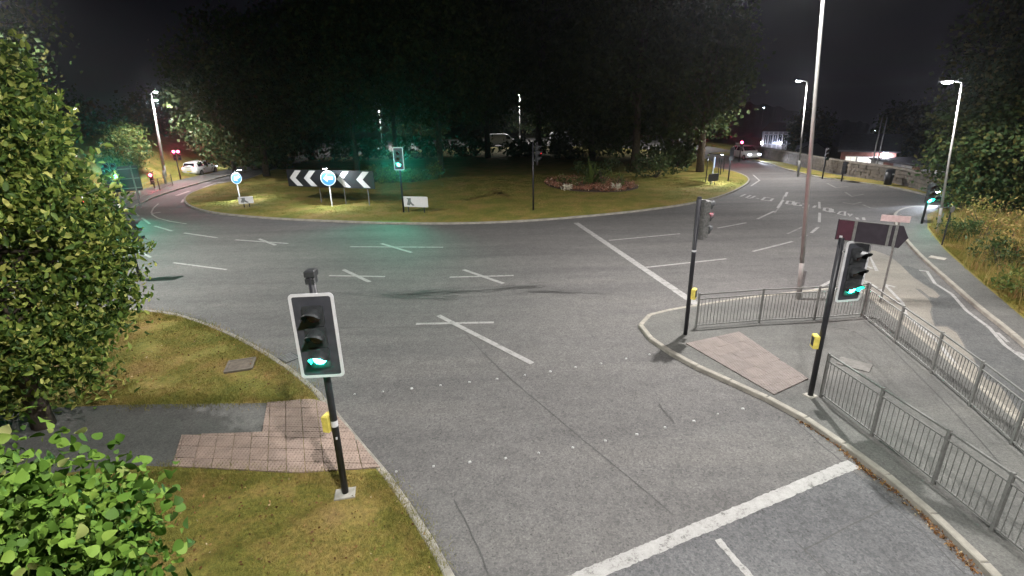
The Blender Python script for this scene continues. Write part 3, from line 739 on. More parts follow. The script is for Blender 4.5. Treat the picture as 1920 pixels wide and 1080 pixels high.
def signal_post(label, base, h, z0=KERB_Z - .012, r=.057, group='traffic signal posts'):
    root = empty('traffic_signal', (base[0], base[1], z0), 0, label=label, cat='traffic light', group=group)
    MB().tube([(0, 0, -.1), (0, 0, h)], r, 14).build('post', M_BLACK, root, True)
    MB().tube([(0, 0, h), (0, 0, h + .03)], [r * 1.12, r * .8], 14).build('post_cap', M_BLACK, root)
    return root
def bracket(root, z, ang, L):
    MB().tube([(0, 0, z), (math.cos(ang) * L, math.sin(ang) * L, z)], .022, 6).build('bracket', M_STEEL, root)
def button_box(root, z, ang, r=.057):
    d = Vector((math.cos(ang), math.sin(ang), 0)); c = d * (r + .06) + Vector((0, 0, z))
    b = MB().cbox(c, (.11, .17, .30), .02, ang).build('push_button_box', M_YEL, root)
    MB().box(c + d * .056 + Vector((0, 0, .0)), (.006, .12, .2), ang).build('button_plate', M_BLACK, b)
def strap(root, z, r=.0585, h=.07, mat=None):
    MB().tube([(0, 0, z - h / 2), (0, 0, z + h / 2)], r, 14, False).build('sticker', mat or M_WHITE, root)

b = P(648, 925, tz); zt = topz(b, 541)
s1 = signal_post('nearest traffic signal with white bordered board, green lit, standing beside red tactile slabs', b, zt + .10)
cz = zt - .70 - tz
signal_head(s1, (.02, -.20, cz), math.radians(4), 'green', True, power=45)
for dz in (-.4, .45): bracket(s1, cz + dz, math.radians(-85), .16)
MB().cbox((-.01, .02, zt + .13 - tz), (.13, .15, .10), .02).build('detector', M_HEAD, s1); MB().cbox((.0, .02, zt + .24 - tz), (.15, .17, .10), .02).build('detector', M_HEAD, s1)
button_box(s1, 1.42, math.radians(165)); strap(s1, 1.42, .0585, .11)
MB().box((.02, -.058, 1.16), (.025, .012, .04)).build('sticker', M_WHITE, s1)
MB().cbox((0, -.02, .0), (.34, .26, .06), .01, .2).build('foot_plate', M_CONC, s1)

b = P(1519, 742, tz); zt = topz(b, 452)
s2 = signal_post('traffic signal with slanting white bordered board and green lens at the railing corner', b, zt - .05)
cz = topz(b, 506) - tz
signal_head(s2, (.28, -.17, cz), math.radians(9), 'green', True, W_=.56, H_=1.28, power=0)
for dz in (-.4, .4): bracket(s2, cz + dz, math.radians(-28), .34)
button_box(s2, topz(b, 640) - tz, math.radians(170))
MB().cbox((0, 0, .0), (.22, .22, .05), .01, .4).build('foot_plate', M_CONC, s2)

b = P(1285, 627, tz); zt = topz(b, 371)
s3 = signal_post('traffic signal seen from behind with weathered grey head beside the pavement nose', b, zt - tz)
cz = topz(b, 412) - tz
signal_head(s3, (.24, .10, cz), math.radians(118), 'red', False, back=M_HEADG, power=90)
R3 = Matrix.Rotation(math.radians(118), 3, 'Z')
MB().prism(rrect(.34, 1.06, .05, 2), Vector((.24, .10, cz)) + R3 @ Vector((0, .15, 0)), R3 @ Vector((1, 0, 0)), (0, 0, 1), R3 @ Vector((0, 1, 0)), .05).build('rear_cover', M_HEADG, s3)
for k in range(7):
    MB().box(Vector((.24, .10, cz - .45 + k * .15)) + R3 @ Vector((0, .205, 0)), (.26, .018, .05), math.radians(118)).build('rear_rib', M_HEADG, s3)
for dz in (-.4, .42): bracket(s3, cz + dz, math.radians(20), .2)
button_box(s3, topz(b, 549) - tz, math.radians(-35)); strap(s3, topz(b, 470) - tz, .0585, .05)

b = P(757, 398, tz); zt = topz(b, 276)
s4 = signal_post('green lit signal with bright bordered board standing on the island lawn beside sponsor board', b, zt - tz)
signal_head(s4, (.0, -.16, zt - tz - .68), math.radians(-8), 'green', True, power=520)
for dz in (-.4, .4): bracket(s4, zt - tz - .68 + dz, math.radians(-90), .16)
b = P(1000, 394, tz); zt = topz(b, 268)
s5 = signal_post('dark unlit looking signal seen side on, standing on the lawn left of the flower bed', b, zt - tz)
signal_head(s5, (.30, .0, zt - tz - .62), math.radians(80), None, True, border=False, power=0)
MB().box((.50, -.02, zt - tz - .62), (.03, .03, .03)).build('side_indicator', emit('dim_red_glow', (1, .02, .03), 1.6), s5)
for dz in (-.4, .4): bracket(s5, zt - tz - .62 + dz, 0, .28)

# far signals
def far_signal(label, bpx, toppy, rz, lit, power=0, board=True, second=False, z0=tz, Wb=.5):
    b = P(*bpx, z0); zt = topz(b, toppy)
    s = signal_post(label, b, zt - z0 - .1, z0)
    signal_head(s, (0, -.14, zt - z0 - .6), rz, lit, board, power=power, W_=Wb, H_=1.2, border=board)
    if second: signal_head(s, (.42, -.1, zt - z0 - .6), rz, lit, False, power=0)
    bracket(s, zt - z0 - .6, -math.pi / 2, .1)
    return s
far_signal('red lit signal by the left-hand kerb just behind the white car', (339, 336), 279, math.radians(28), 'red', 320, False, True)
far_signal('low red lit signal at the far left railings beside the lamp columns', (290, 352), 322, math.radians(25), 'red', 90, False)
far_signal('pair of green lit signal heads glowing beyond the left leafy tree', (226, 400), 303, math.radians(25), 'green', 700, False, True)
far_signal('black signal with two heads, poking out behind the left leafy tree', (262, 520), 405, math.radians(150), None, 0, False, True)
far_signal('signal beside the slip road mouth, green lit, below the dark roadside tree', (1728, 419), 340, math.radians(-5), 'green', 60, False)
far_signal('dark signal on the tip of the island lawn near the blue sign', (1365, 340), 274, math.radians(150), None, 0, False)
far_signal('slim signal across the road, standing before the stone wall under the grey gable', (1542, 333), 275, math.radians(-10), None, 0, False)
far_signal('short black signal on the far verge beside the brick building', (1578, 338), 300, math.radians(120), None, 0, False)

far_signal('red lit signal at the far kerb just behind the white half hidden car', (1386, 301), 262, math.radians(-25), 'red', 70, False)
# ------------------------------------------------------------------ guard rails
def guard_rail(label, bases, h=1.05, spacing=.10, bars=True, z0=tz):
    o = bases[0]; root = empty('guard_rail', (o.x, o.y, z0), 0, label=label, cat='railing')
    pts = [Vector((p.x - o.x, p.y - o.y, 0)) for p in bases]; bar0 = None; post0 = None; rail0 = None
    for p in pts:
        if post0 is None:
            post0 = MB().cbox((0, 0, h / 2 + .01), (.05, .05, h + .06), .008).build('post', M_GALV, root); q = post0
        else: q = share('post', post0, root, (0, 0, 0))
        q.location = p
    for a, b in zip(pts[:-1], pts[1:]):
        d = b - a; L = d.length; ang = math.atan2(d.y, d.x); mid = (a + b) / 2
        for z, t in ((h, .034), (h * .86, .02), (.09, .026)):
            if rail0 is None: rail0 = MB().box((0, 0, 0), (1, .034, 1)).build('rail', M_GALV, root); q = rail0
            else: q = share('rail', rail0, root, (0, 0, 0))
            q.location = mid + Vector((0, 0, z)); q.rotation_euler = (0, 0, ang); q.scale = (L - .05, 1, t)
        if bars:
            n = max(2, int(round((L - .05) / spacing)))
            for k in range(1, n):
                p = a + d * (k / n)
                if bar0 is None: bar0 = MB().box((0, 0, .0), (.011, .011, 1)).build('bar', M_GALV, root); q = bar0
                else: q = share('bar', bar0, root, (0, 0, 0))
                q.location = p + Vector((0, 0, (h * .86 + .09) / 2)); q.rotation_euler = (0, 0, ang); q.scale = (1, 1, h * .86 - .11)
    return root
guard_rail('grey railing across the pavement end in front of the tall lamp column', px((1304, 621), (1422, 611), (1525, 606), (1613, 599)))
gb = px((1617, 601), (1676, 650), (1744, 707), (1815, 770), (1893, 842)); gb.append(gb[-1] + (gb[-1] - gb[-2]) * 1.0)
guard_rail('grey railing along the slip road on the outer pavement edge', gb)
gc = px((1537, 752), (1632, 826), (1747, 916), (1856, 1006)); gc.append(gc[-1] + (gc[-1] - gc[-2]) * 1.05)
guard_rail('grey railing along the near kerb starting beside the green signal post', gc)
guard_rail('low railing on the far left footway behind the red signal', px((228, 390), (262, 375), (301, 360), (325, 350)), 1.0, .12)
guard_rail('short dark railing on the far left kerb, nearest the leafy tree', px((150, 425), (190, 407), (221, 394)), 1.0, .12)

# ------------------------------------------------------------------ direction sign on post
b = P(1519, 742, tz); 
zl0, zl1 = topz(b, 452) - .02, topz(b, 404) + .02
sg = empty('direction_sign', (b.x + .03, b.y + .06, zl0 - .31), math.radians(-44), label='dark arrow shaped finger sign above the slanting green signal, pointing away from the camera pole', cat='road sign')
Lw, hh = 1.06, .42
pan = MB().prism([(-.10, 0), (Lw - .11, 0), (Lw, hh / 2), (Lw - .11, hh), (-.10, hh)], (0, -.07, .35), (1, 0, 0), (0, 0, 1), (0, -1, 0), .012).build('panel', M_SIGNBK, sg)
MB().box((.05, -.084, .35 + hh / 2), (.26, .006, hh - .04)).build('maroon_patch', M_MAROON, sg)
for x in (.21, Lw - .30, Lw - .20): MB().box((x, -.09, .35 + hh / 2), (.045, .016, hh - .02)).build('stiffener', M_GALV, sg)
for z in (.355, .345 + hh): MB().box((Lw / 2 - .13, -.0885, z), (Lw - .10, .012, .014)).build('edge_trim', M_GALV, sg)
MB().tube([(0, -.01, .0), (0, -.01, .35 + hh)], .045, 10).build('stub_post', M_BLACK, sg)
MB().cbox((.0, -.091, .35 + .07), (.05, .008, .05), .002).build('label_tag', M_WHITE, sg)
# far direction sign beyond
b = P(1652, 560, tz)
sp = empty('direction_sign', (b.x, b.y, 0), math.radians(-30), label='slender grey post with pinkish blank plate rising behind the finger sign', cat='road sign')
h2 = topz(b, 403)
MB().tube([(0, 0, 0), (0, 0, h2)], .032, 10).build('post', M_GALV, sp)
MB().box((-.12, -.04, h2 - .12), (.75, .012, .2)).build('plate', plain('pinkish_plate', (.42, .33, .32), .6), sp)

# ------------------------------------------------------------------ island furniture
b1 = P(603, 379.5, tz); b2 = P(649, 383, tz); b3 = P(693, 385, tz)
cs = empty('chevron_sign', b2, 0, label='black chevron board with four white arrows standing on the lawn', cat='road sign')
uL, uR = P(547, 379, tz), P(707, 386, tz)
ax = (uR - uL).normalized(); fn = Vector((ax.y, -ax.x, 0))
zb, zt = topz(b2, 352) - tz, topz(b2, 319) - tz
half = (uR - uL).length / 2; cm = (uL + uR) / 2 - b2
def on(u, y=0, z=0): return cm + ax * u + fn * y + Vector((0, 0, z))
MB().prism([(-half, zb), (half, zb), (half, zt), (-half, zt)], cm, ax, (0, 0, 1), fn, .03).build('panel', M_CHEV, cs)
Wd = half * 2; hch = zt - zb
for u in (-half + .10 * Wd, -half + .27 * Wd, -half + .655 * Wd, -half + .875 * Wd):
    w = hch * .42; t = hch * .42; z0_, z1_ = zb + .06, zt - .06; zm = (z0_ + z1_) / 2
    MB().prism([(u - w, zm), (u + .05, z0_), (u + .05 + t, z0_), (u - w + t, zm), (u + .05 + t, z1_), (u + .05, z1_)], cm + fn * .031, ax, (0, 0, 1), fn, .005).build('white_chevron', M_WHITE, cs)
for p in (b1, b2, b3):
    q = p - b2; MB().tube([(q.x, q.y, 0), (q.x, q.y, zt - .05)], .038, 10).build('leg', M_GALV, cs)

def blue_sign(label, bpx, cpy, r, rz, lit=True, lantern=True, arrow=math.pi, power=60):
    b = P(*bpx, tz); zc = topz(b, cpy) - tz
    s = empty('keep_left_sign', b, rz, label=label, cat='road sign', group='round blue arrow signs on the island')
    MB().tube([(0, 0, 0), (0, 0, zc + r * .9)], .045, 10).build('post', M_WHITE if lit else M_STEEL, s)
    circ = lambda rr, n=28: [(rr * math.cos(2 * math.pi * k / n), rr * math.sin(2 * math.pi * k / n)) for k in range(n)]
    rim = MB().prism(circ(r), (0, -.05, zc), (1, 0, 0), (0, 0, 1), (0, -1, 0), .03).build('rim', BW_EMIT if lit else M_WHITE, s)
    MB().prism(circ(r * .9), (0, -.081, zc), (1, 0, 0), (0, 0, 1), (0, -1, 0), .006).build('blue_face', B_EMIT if lit else M_BLUE, rim)
    k = r * .9; ar = [(-.72, 0), (-.12, -.55), (-.12, -.2), (.7, -.2), (.7, .2), (-.12, .2), (-.12, .55)]
    ca, sa = math.cos(arrow - math.pi), math.sin(arrow - math.pi)
    MB().prism([(k * (x * ca - y * sa), k * (x * sa + y * ca)) for x, y in ar], (0, -.088, zc), (1, 0, 0), (0, 0, 1), (0, -1, 0), .005).build('white_arrow', BW_EMIT if lit else M_WHITE, rim)
    if lantern:
        MB().tube([(0, 0, zc + r * .9), (0, -.05, zc + r + .18), (0, -.5, zc + r + .24)], .022, 8).build('lantern_arm', M_BLACK, s)
        l = MB().cbox((0, -.55, zc + r + .24), (.34, .2, .09), .02).build('lantern', M_BLACK, s)
        MB().box((0, -.55, zc + r + .188), (.28, .15, .01)).build('lamp_glass', emit('sign_lantern_glass', (.9, .95, 1), 40.), l)
        ld = bpy.data.lights.new('sign_light', 'AREA'); ld.shape = 'DISK'; ld.size = .2; ld.energy = power; ld.color = (.85, .95, 1.0)
        lo = bpy.data.objects.new('sign_light', ld); COL.objects.link(lo); lo.parent = s; lo.location = (0, -.5, zc + r + .16); lo.rotation_euler = (math.radians(12), 0, 0)
    return s
blue_sign('glowing round blue sign with white arrow in front of the chevron board', (623, 387), 334, .50, math.radians(6), True, True, math.pi, 75)
blue_sign('round blue lit sign on a white post near the left tip of the lawn', (450, 374), 334, .42, math.radians(62), True, True, math.radians(205), 75)
blue_sign('round blue sign turned edge on among black posts at the lawn end', (1334, 344), 305, .45, math.radians(70), True, True, math.pi, 75)
def sponsor(label, bl, br, tpy, bpy_, white=True):
    L, R_ = P(*bl, tz), P(*br, tz); ax = (R_ - L).normalized(); fn = Vector((ax.y, -ax.x, 0)); w = (R_ - L).length
    s = empty('sponsor_board', L, 0, label=label, cat='board')
    z1, z0_ = topz(L, tpy) - tz, topz(L, bpy_) - tz
    pan = MB().prism(rrect(w + .5, z1 - z0_, .04, 2), ax * (w / 2) + Vector((0, 0, (z0_ + z1) / 2)), ax, (0, 0, 1), fn, .03).build('panel', M_WHITE if white else M_BOARD, s)
    for u in (0.05, w - .05): MB().tube([ax * u - fn * .03, ax * u - fn * .03 + Vector((0, 0, z1 - .05))], .032, 8).build('leg', M_BLACK, s)
    if white:
        gm = plain('logo_grey', (.13, .14, .14), .6)
        c = ax * (w * .15) + Vector((0, 0, (z0_ + z1) / 2)) + fn * .031; q = z1 - z0_
        m = MB()
        m.prism([(-.18, -q * .3), (-.08, q * .2), (-.2, q * .32), (.12, q * .34), (.1, q * .05), (.16, -q * .1), (.34, -q * .34), (.2, -q * .4), (.06, -q * .22), (.0, -q * .36)], c, ax, (0, 0, 1), fn, .004)
        m.build('logo', gm, pan)
        MB().prism([(w * .5, q * .2), (w * .62, q * .28), (w * .62, q * .2)], c, ax, (0, 0, 1), fn, .004).build('logo', plain('logo_pale', (.5, .5, .5), .6), pan)
    return s
sponsor('white board on two legs beside the green island signal', (765, 398), (797, 399), 368, 387.5)
sponsor('small white board on two legs below the left blue sign', (457, 389), (470, 388), 369, 382)
sponsor('small dark board seen from behind below the edge on blue sign', (1331, 347), (1341, 346), 326, 340, False)
for i, (bx_, by_, ty, lab) in enumerate([(1323, 341, 296, 'thin black post left of the edge on blue sign'), (1346, 333, 296, 'thin black post right of the edge on blue sign'), (1350, 328, 298, 'slim dark post behind the blue sign cluster at the lawn end'), (1356, 322, 292, 'farthest slim dark post of the cluster at the lawn end')]):
    b = P(bx_, by_, tz); h = topz(b, ty) - tz
    r = empty('sign_post', b, 0, label=lab, cat='post')
    MB().tube([(0, 0, 0), (0, 0, h)], .04, 8).build('post', M_BLACK, r)
    MB().prism(rrect(.5, .6, .05, 2), (0, -.05, h - .3), (math.cos(1.2), math.sin(1.2), 0), (0, 0, 1), (math.sin(1.2), -math.cos(1.2), 0), .012).build('sign_plate', M_STEEL if i else M_WHITE, r)

# ------------------------------------------------------------------ vegetation
def basis(n, up_bias=0.0, rng=RNG):
    d = rng.normal(size=(n, 3)); d[:, 2] += up_bias; d /= np.linalg.norm(d, axis=1)[:, None]
    r = rng.normal(size=(n, 3)); a = np.cross(d, r); a /= np.linalg.norm(a, axis=1)[:, None] + 1e-9
    return d, a, np.cross(d, a)
def leaf_mesh(name, C, size, mat, parent=None, detail=False, up_bias=0.0, width=.36, rng=RNG, fold=.14):
    n = len(C); d, a, b = basis(n, up_bias, rng); s = (size * rng.uniform(.5, 1.35, n))[:, None]
    if detail == 'fine':
        ts = np.array([0, .07, .22, .42, .62, .80, 1.0]); ws = np.array([0, .30, .50, .49, .36, .18, 0]) * width / .5
        bend = rng.uniform(-.45, .12, n)[:, None]; fo = rng.uniform(.05, .3, n)[:, None]; rows = []
        for t_, w_ in zip(ts, ws):
            mid = C + d * s * t_ + b * s * bend * t_ * t_
            rows += [mid - a * s * w_ + b * s * w_ * fo, mid, mid + a * s * w_ + b * s * w_ * fo]
        V = np.stack(rows, 1).reshape(-1, 3); k = 21; tt = []
        for i in range(6):
            p = i * 3
            for u in (0, 1): tt += [(p + u, p + u + 1, p + u + 4), (p + u, p + u + 4, p + u + 3)]
        t = np.array(tt)
    elif detail:
        bend = rng.uniform(-.25, .1, n)[:, None]
        base, tip = C, C + d * s + b * s * bend
        l1, r1 = C + d * s * .28 - a * s * width * .85 + b * s * fold, C + d * s * .28 + a * s * width * .85 + b * s * fold
        l2, r2 = C + d * s * .62 - a * s * width * .75 + b * s * (fold * .8 + bend * .4), C + d * s * .62 + a * s * width * .75 + b * s * (fold * .8 + bend * .4)
        m = C + d * s * .5 + b * s * bend * .25
        V = np.stack([base, l1, r1, l2, r2, m, tip], 1).reshape(-1, 3)
        t = np.array([(0, 5, 1), (0, 2, 5), (1, 5, 3), (2, 4, 5), (3, 5, 6), (5, 4, 6)]); k = 7
    else:
        l, r = C + d * s * .45 - a * s * width + b * s * fold, C + d * s * .45 + a * s * width + b * s * fold
        V = np.stack([C, r, C + d * s, l], 1).reshape(-1, 3); t = np.array([(0, 1, 2), (0, 2, 3)]); k = 4
    Fc = (np.arange(n)[:, None, None] * k + t[None]).reshape(-1, 3)
    o = np_obj(name, V, Fc, mat, parent)
    if detail == 'fine': o.data.polygons.foreach_set('use_smooth', [True] * len(o.data.polygons))
    return o
def crown_pts(c, rad, clumps, per, cr, rng=RNG, lo=.45, zsq=1.0):
    d = rng.normal(size=(clumps, 3)); d /= np.linalg.norm(d, axis=1)[:, None]
    rr = rng.uniform(lo ** 3, 1, clumps) ** (1 / 3)
    cc = np.array(c) + d * rr[:, None] * np.array(rad) * rng.uniform(.86, 1.1, (clumps, 1))
    q = rng.normal(size=(clumps, per, 3)) * cr * rng.uniform(.6, 1.25, (clumps, 1, 1)) * np.array([1, 1, zsq])
    return (cc[:, None] + q).reshape(-1, 3), cc
def trunk_mesh(base_z, top, r, cc, rng, nl=10, wob=.15, n=8):
    mb = MB(); h = top
    pts = [Vector((0, 0, base_z - .1))] + [Vector((rng.normal() * wob * t, rng.normal() * wob * t, h * t)) for t in (.25, .5, .75, 1.0)]
    mb.tube(pts, [r * 1.35, r, r * .8, r * .55, r * .2], n)
    for i in rng.choice(len(cc), min(nl, len(cc)), replace=False):
        e = Vector(cc[i]); t = float(np.clip(rng.uniform(.25, .85), 0, 1)); k = min(3, int(t * 4)); s = pts[k].lerp(pts[k + 1], t * 4 - k)
        if e.z < s.z * .6: s = pts[1]
        m = s.lerp(e, .5) + Vector((0, 0, -.06 * (e - s).length))
        mb.tube([s, m, e], [r * .38, r * .22, r * .07], 5)
    return mb
def tree(label, base, crown_c, rad, mat, clumps, per, cr, leaf, tr=.22, z0=0, detail=False, lo=.45, up=0.2, group=None, name='tree', nl=10, width=.36, lowskirt=None, zsq=1.0, taper=0.0, shoots=0, shear=0.0):
    rng = np.random.default_rng(abs(hash(label)) % 100000 if False else sum(map(ord, label)))
    root = empty(name, (base[0], base[1], z0), 0, label=label, cat='tree', group=group)
    c = (crown_c[0] - base[0], crown_c[1] - base[1], crown_c[2] - z0)
    pts, cc = crown_pts(c, rad, clumps, per, cr, rng, lo, zsq)
    if taper:
        f = 1 - taper * np.clip((pts[:, 2] - c[2]) / rad[2], -1, 1.1); pts[:, 0] = c[0] + (pts[:, 0] - c[0]) * f; pts[:, 1] = c[1] + (pts[:, 1] - c[1]) * f
        f = 1 - taper * np.clip((cc[:, 2] - c[2]) / rad[2], -1, 1.1); cc[:, 0] = c[0] + (cc[:, 0] - c[0]) * f; cc[:, 1] = c[1] + (cc[:, 1] - c[1]) * f
    if shoots:
        sd = rng.normal(size=(shoots, 3)); sd /= np.linalg.norm(sd, axis=1)[:, None]; s0 = np.array(c) + sd * np.array(rad) * .92
        f = 1 - taper * np.clip((s0[:, 2] - c[2]) / rad[2], -1, 1.1); s0[:, 0] = c[0] + (s0[:, 0] - c[0]) * f; s0[:, 1] = c[1] + (s0[:, 1] - c[1]) * f
        dr = sd * .6 + np.array([0, 0, .9]) + rng.normal(size=(shoots, 3)) * .3; dr /= np.linalg.norm(dr, axis=1)[:, None]
        t = rng.uniform(0, 1, (shoots, 44)); L = rng.uniform(.45, 1.05, (shoots, 1, 1))
        sp_ = s0[:, None] + dr[:, None] * t[..., None] * L + rng.normal(size=(shoots, 44, 3)) * (.11 * (1.15 - t))[..., None]
        pts = np.concatenate([pts, sp_.reshape(-1, 3)]); cc = np.concatenate([s0 + dr * L[:, 0] * .8, cc])
    if shear: pts[:, 0] += shear * (pts[:, 2] - c[2]); cc[:, 0] += shear * (cc[:, 2] - c[2])
    if lowskirt is not None: pts = pts[pts[:, 2] > lowskirt]
    trunk_mesh(0, max(1.0, c[2] + rad[2] * .5), tr, cc, rng, nl).build('trunk', M_BARK, root, True)
    tag(leaf_mesh('crown', pts, leaf, mat, root, detail, up, width, rng), kind='stuff')
    return root
SHADE_BUSHES = []
ISL = 'trees on the roundabout island'
def itree(label, bpx, rad, cz, tr, clumps=520, per=34, skirt=3.0, off=(0, 0), leaf=.34, mat=None, lo=.35):
    b = P(*bpx, tz)
    return tree(label, b, (b.x + off[0], b.y + off[1], cz), rad, mat or M_LEAF_I, clumps, per, .62, leaf, tr, tz, False, lo, .1, ISL, 'broadleaf_tree', 16, .42, skirt)
itree('island tree whose slim straight trunk rises behind the chevron board', (671, 323), (6.6, 6.0, 7.0), 10.8, .24, skirt=4.1)
itree('island tree with leaning forked trunk right of the green island signal', (828, 323), (6.4, 6.0, 7.2), 11.2, .26, skirt=4.6, off=(.6, 0))
itree('island tree hanging over the left end of the lawn', (500, 330), (6.2, 6.0, 7.2), 8.0, .28, skirt=1.0, off=(-1.2, 0))
itree('island tree over the left blue sign, its twigs against the dark sky', (440, 322), (3.8, 5.0, 5.0), 6.2, .2, skirt=1.6, off=(4.2, 3.0), clumps=300)
itree('broad island tree at the back left behind the slim trunk', (585, 300), (8.5, 7.5, 9.4), 10.0, .3, skirt=1.2)
itree('big dense island tree behind the flower bed with foliage near the ground', (1190, 322), (6.8, 6.0, 8.4), 9.2, .34, skirt=1.0, clumps=700, off=(0, 3.5))
itree('island tree at the right end, foliage ending above the blue sign cluster', (1312, 322), (5.4, 5.6, 7.2), 9.6, .3, skirt=2.9, off=(-.9, 2.2))
itree('island tree behind the dark side on signal', (1010, 300), (8.5, 7.5, 8.2), 12.4, .3, skirt=3.9)
itree('island tree in the middle back, above the parked vans', (915, 296), (8.0, 7.5, 8.2), 12.2, .3, skirt=4.4)
itree('back right island tree behind the big dense one', (1110, 302), (8.5, 7.5, 10.), 10.0, .32, skirt=.8)
itree('tall front island tree whose crown fills the top above the chevrons', (745, 318), (6.8, 6.0, 6.5), 15.0, .22, skirt=7.5)
for lab, pp, rad in [('dark undergrowth bush far back under the middle island trees', (880, 292), (4.5, 2.0, 1.3)), ('dark undergrowth bush behind the leaning island trunk', (780, 297), (4.5, 2.0, 1.5)), ('dark undergrowth bush left under the back island trees', (600, 303), (5.0, 2.0, 2.0)), ('dark undergrowth bush behind the slim island trunk', (690, 300), (3.6, 2.0, 1.4)),
                     ('dark undergrowth bush behind the side on signal', (1000, 292), (5.0, 2.0, 1.2)), ('dark undergrowth bush at the left under the overhanging island tree', (505, 318), (3.2, 1.6, 1.6)), ('dark undergrowth bush beside the big dense island tree', (1075, 297), (4.0, 2.0, 1.9)), ('dark undergrowth bush at the right rear of the island', (1265, 312), (2.6, 1.6, 1.3))]:
    SHADE_BUSHES.append((lab, pp, rad))  # bushes added to make the lamp-lit ground under the trees read as shade
# near-left trees
TL = (-10.0, 9.3)
tree('large leafy tree filling the left edge, its leaves lit yellow green', TL, (-10.45, 9.6, 4.15), (2.3, 2.3, 3.85), M_LEAF_L, 470, 88, .27, .15, .16, tz, True, .5, .7, None, 'broadleaf_tree', 60, .27, taper=.42, shoots=330, shear=.14)
tree('tall dim tree behind the top left corner', (-25.5, 24.5), (-25.3, 24.8, 9.6), (4.6, 3.6, 5.0), M_LEAF_R, 260, 50, .42, .22, .22, tz, False, .4, .3, None, 'broadleaf_tree', 14)
tree('young tree close below the camera with large bright green leaves', (-3.3, 2.0), (-3.35, 2.35, 3.42), (1.0, .85, 1.0), M_LEAF_N, 420, 27, .13, .072, .05, tz, 'fine', .35, .35, None, 'lime_tree', 20, .42)
# seed keys hanging on the young tree are part of its leaf mass
# right-hand trees
b = P(1900, 470, tz)
tree('dark roadside tree beside the right-hand street lamp, few leaves lit', (28.2, 28.6), (28.4, 29.0, 4.4), (4.6, 4.0, 4.8), M_LEAF_R, 460, 60, .42, .24, .22, tz, False, .45, .1, None, 'broadleaf_tree', 16)
tree('taller black tree behind the dark roadside tree at the top corner', (39, 37), (39, 37, 9.0), (7.5, 6.5, 7.5), M_LEAF_R, 420, 40, .7, .4, .3, -.4, False, .4, .1, None, 'broadleaf_tree', 14)
# far left trees on the bank
for lab, p, c, rad in [('dark tree on the bank behind the red signal', (-45, 72), 7.0, (7, 6, 6)), ('dark tree on the bank behind the lamp columns', (-52, 60), 6.5, (7.5, 6, 6)), ('dark tree farthest left on the bank', (-62, 50), 7.0, (8, 7, 7)),
                       ('dark tree on the bank at the far road bend', (-38, 88), 7.5, (8, 6, 7)), ('dark tree beyond the far road behind the island', (-18, 108), 7.0, (9, 6, 7))]:
    tree(lab, p, (p[0], p[1], c * .62 + 1.0), (rad[0] * .85, rad[1], rad[2] * .62), M_LEAF_R, 260, 34, .7, .45, .25, .5, False, .4, .1, 'trees on the far left bank', 'broadleaf_tree', 10)
for lab, p in [('dark tree beyond the far road, centre', (6, 112)), ('dark tree beyond the far road, right of centre', (26, 108)), ('dark tree at the far road end beyond the parked vans', (-4, 122))]:
    tree(lab, p, (p[0], p[1], 6.5), (9, 6, 6), M_LEAF_R, 240, 34, .8, .55, .25, 0, False, .4, .1, 'trees beyond the far road', 'broadleaf_tree', 8)
wb = P(268, 350, tz)
tree('small drooping tree lit by the lamps behind the railings', (wb.x - 2.5, wb.y + 2.5), (wb.x - 2.5, wb.y + 2.5, 3.4), (1.9, 1.7, 1.9), M_LEAF_S, 120, 40, .34, .3, .09, tz, False, .4, -.6, None, 'weeping_tree', 10, .22)

def shrub(label, c, rad, leaf, mat, n=700, z0=tz, name='shrub', up=.4, lo=.3, width=.3):
    rng = np.random.default_rng(sum(map(ord, label)))
    root = empty(name, (c[0], c[1], z0), 0, label=label, cat='shrub')
    pts, cc = crown_pts((0, 0, rad[2] * .9), rad, max(10, n // 24), 24, min(rad) * .22, rng, lo)
    pts = pts[pts[:, 2] > .02]
    m = MB()
    for q in cc[:10]: m.tube([(0, 0, 0), (q[0] * .5, q[1] * .5, q[2] * .55), tuple(q)], [.03, .02, .008], 5)
    m.build('stem', M_BARK, root)
    tag(leaf_mesh('foliage', pts, leaf, mat, root, False, up, width, rng), kind='stuff')
    return root
q = P(735, 342, tz); shrub('low green shrub behind the chevron board right end', q, (2.2, 1.0, .75), .22, M_LEAF_S, 900)
q = P(705, 341, tz); shrub('low green shrub directly behind the chevron board', q, (1.6, 1.0, .7), .2, M_LEAF_S, 700)
q = P(812, 336, tz); shrub('yellowish shrub at the foot of the leaning island tree', q, (1.3, .8, .75), .22, M_LEAF_S, 600)
q = P(775, 341, tz); shrub('low shrub just behind the green island signal', q, (1.5, .8, .6), .2, M_LEAF_S, 600)
q = P(1230, 333, tz); shrub('dark shrub at the foot of the big dense island tree', q, (2.6, 1.2, 1.1), .28, M_LEAF_I, 700)
q = P(1120, 331, tz); shrub('dark low shrub behind the flower bed', q, (2.8, 1.0, .9), .28, M_LEAF_I, 600)

for lab, pp, rad in SHADE_BUSHES: shrub(lab, P(*pp, tz), rad, .42, M_LEAF_I, 1300, tz, 'shrub', .2, .2, .4)
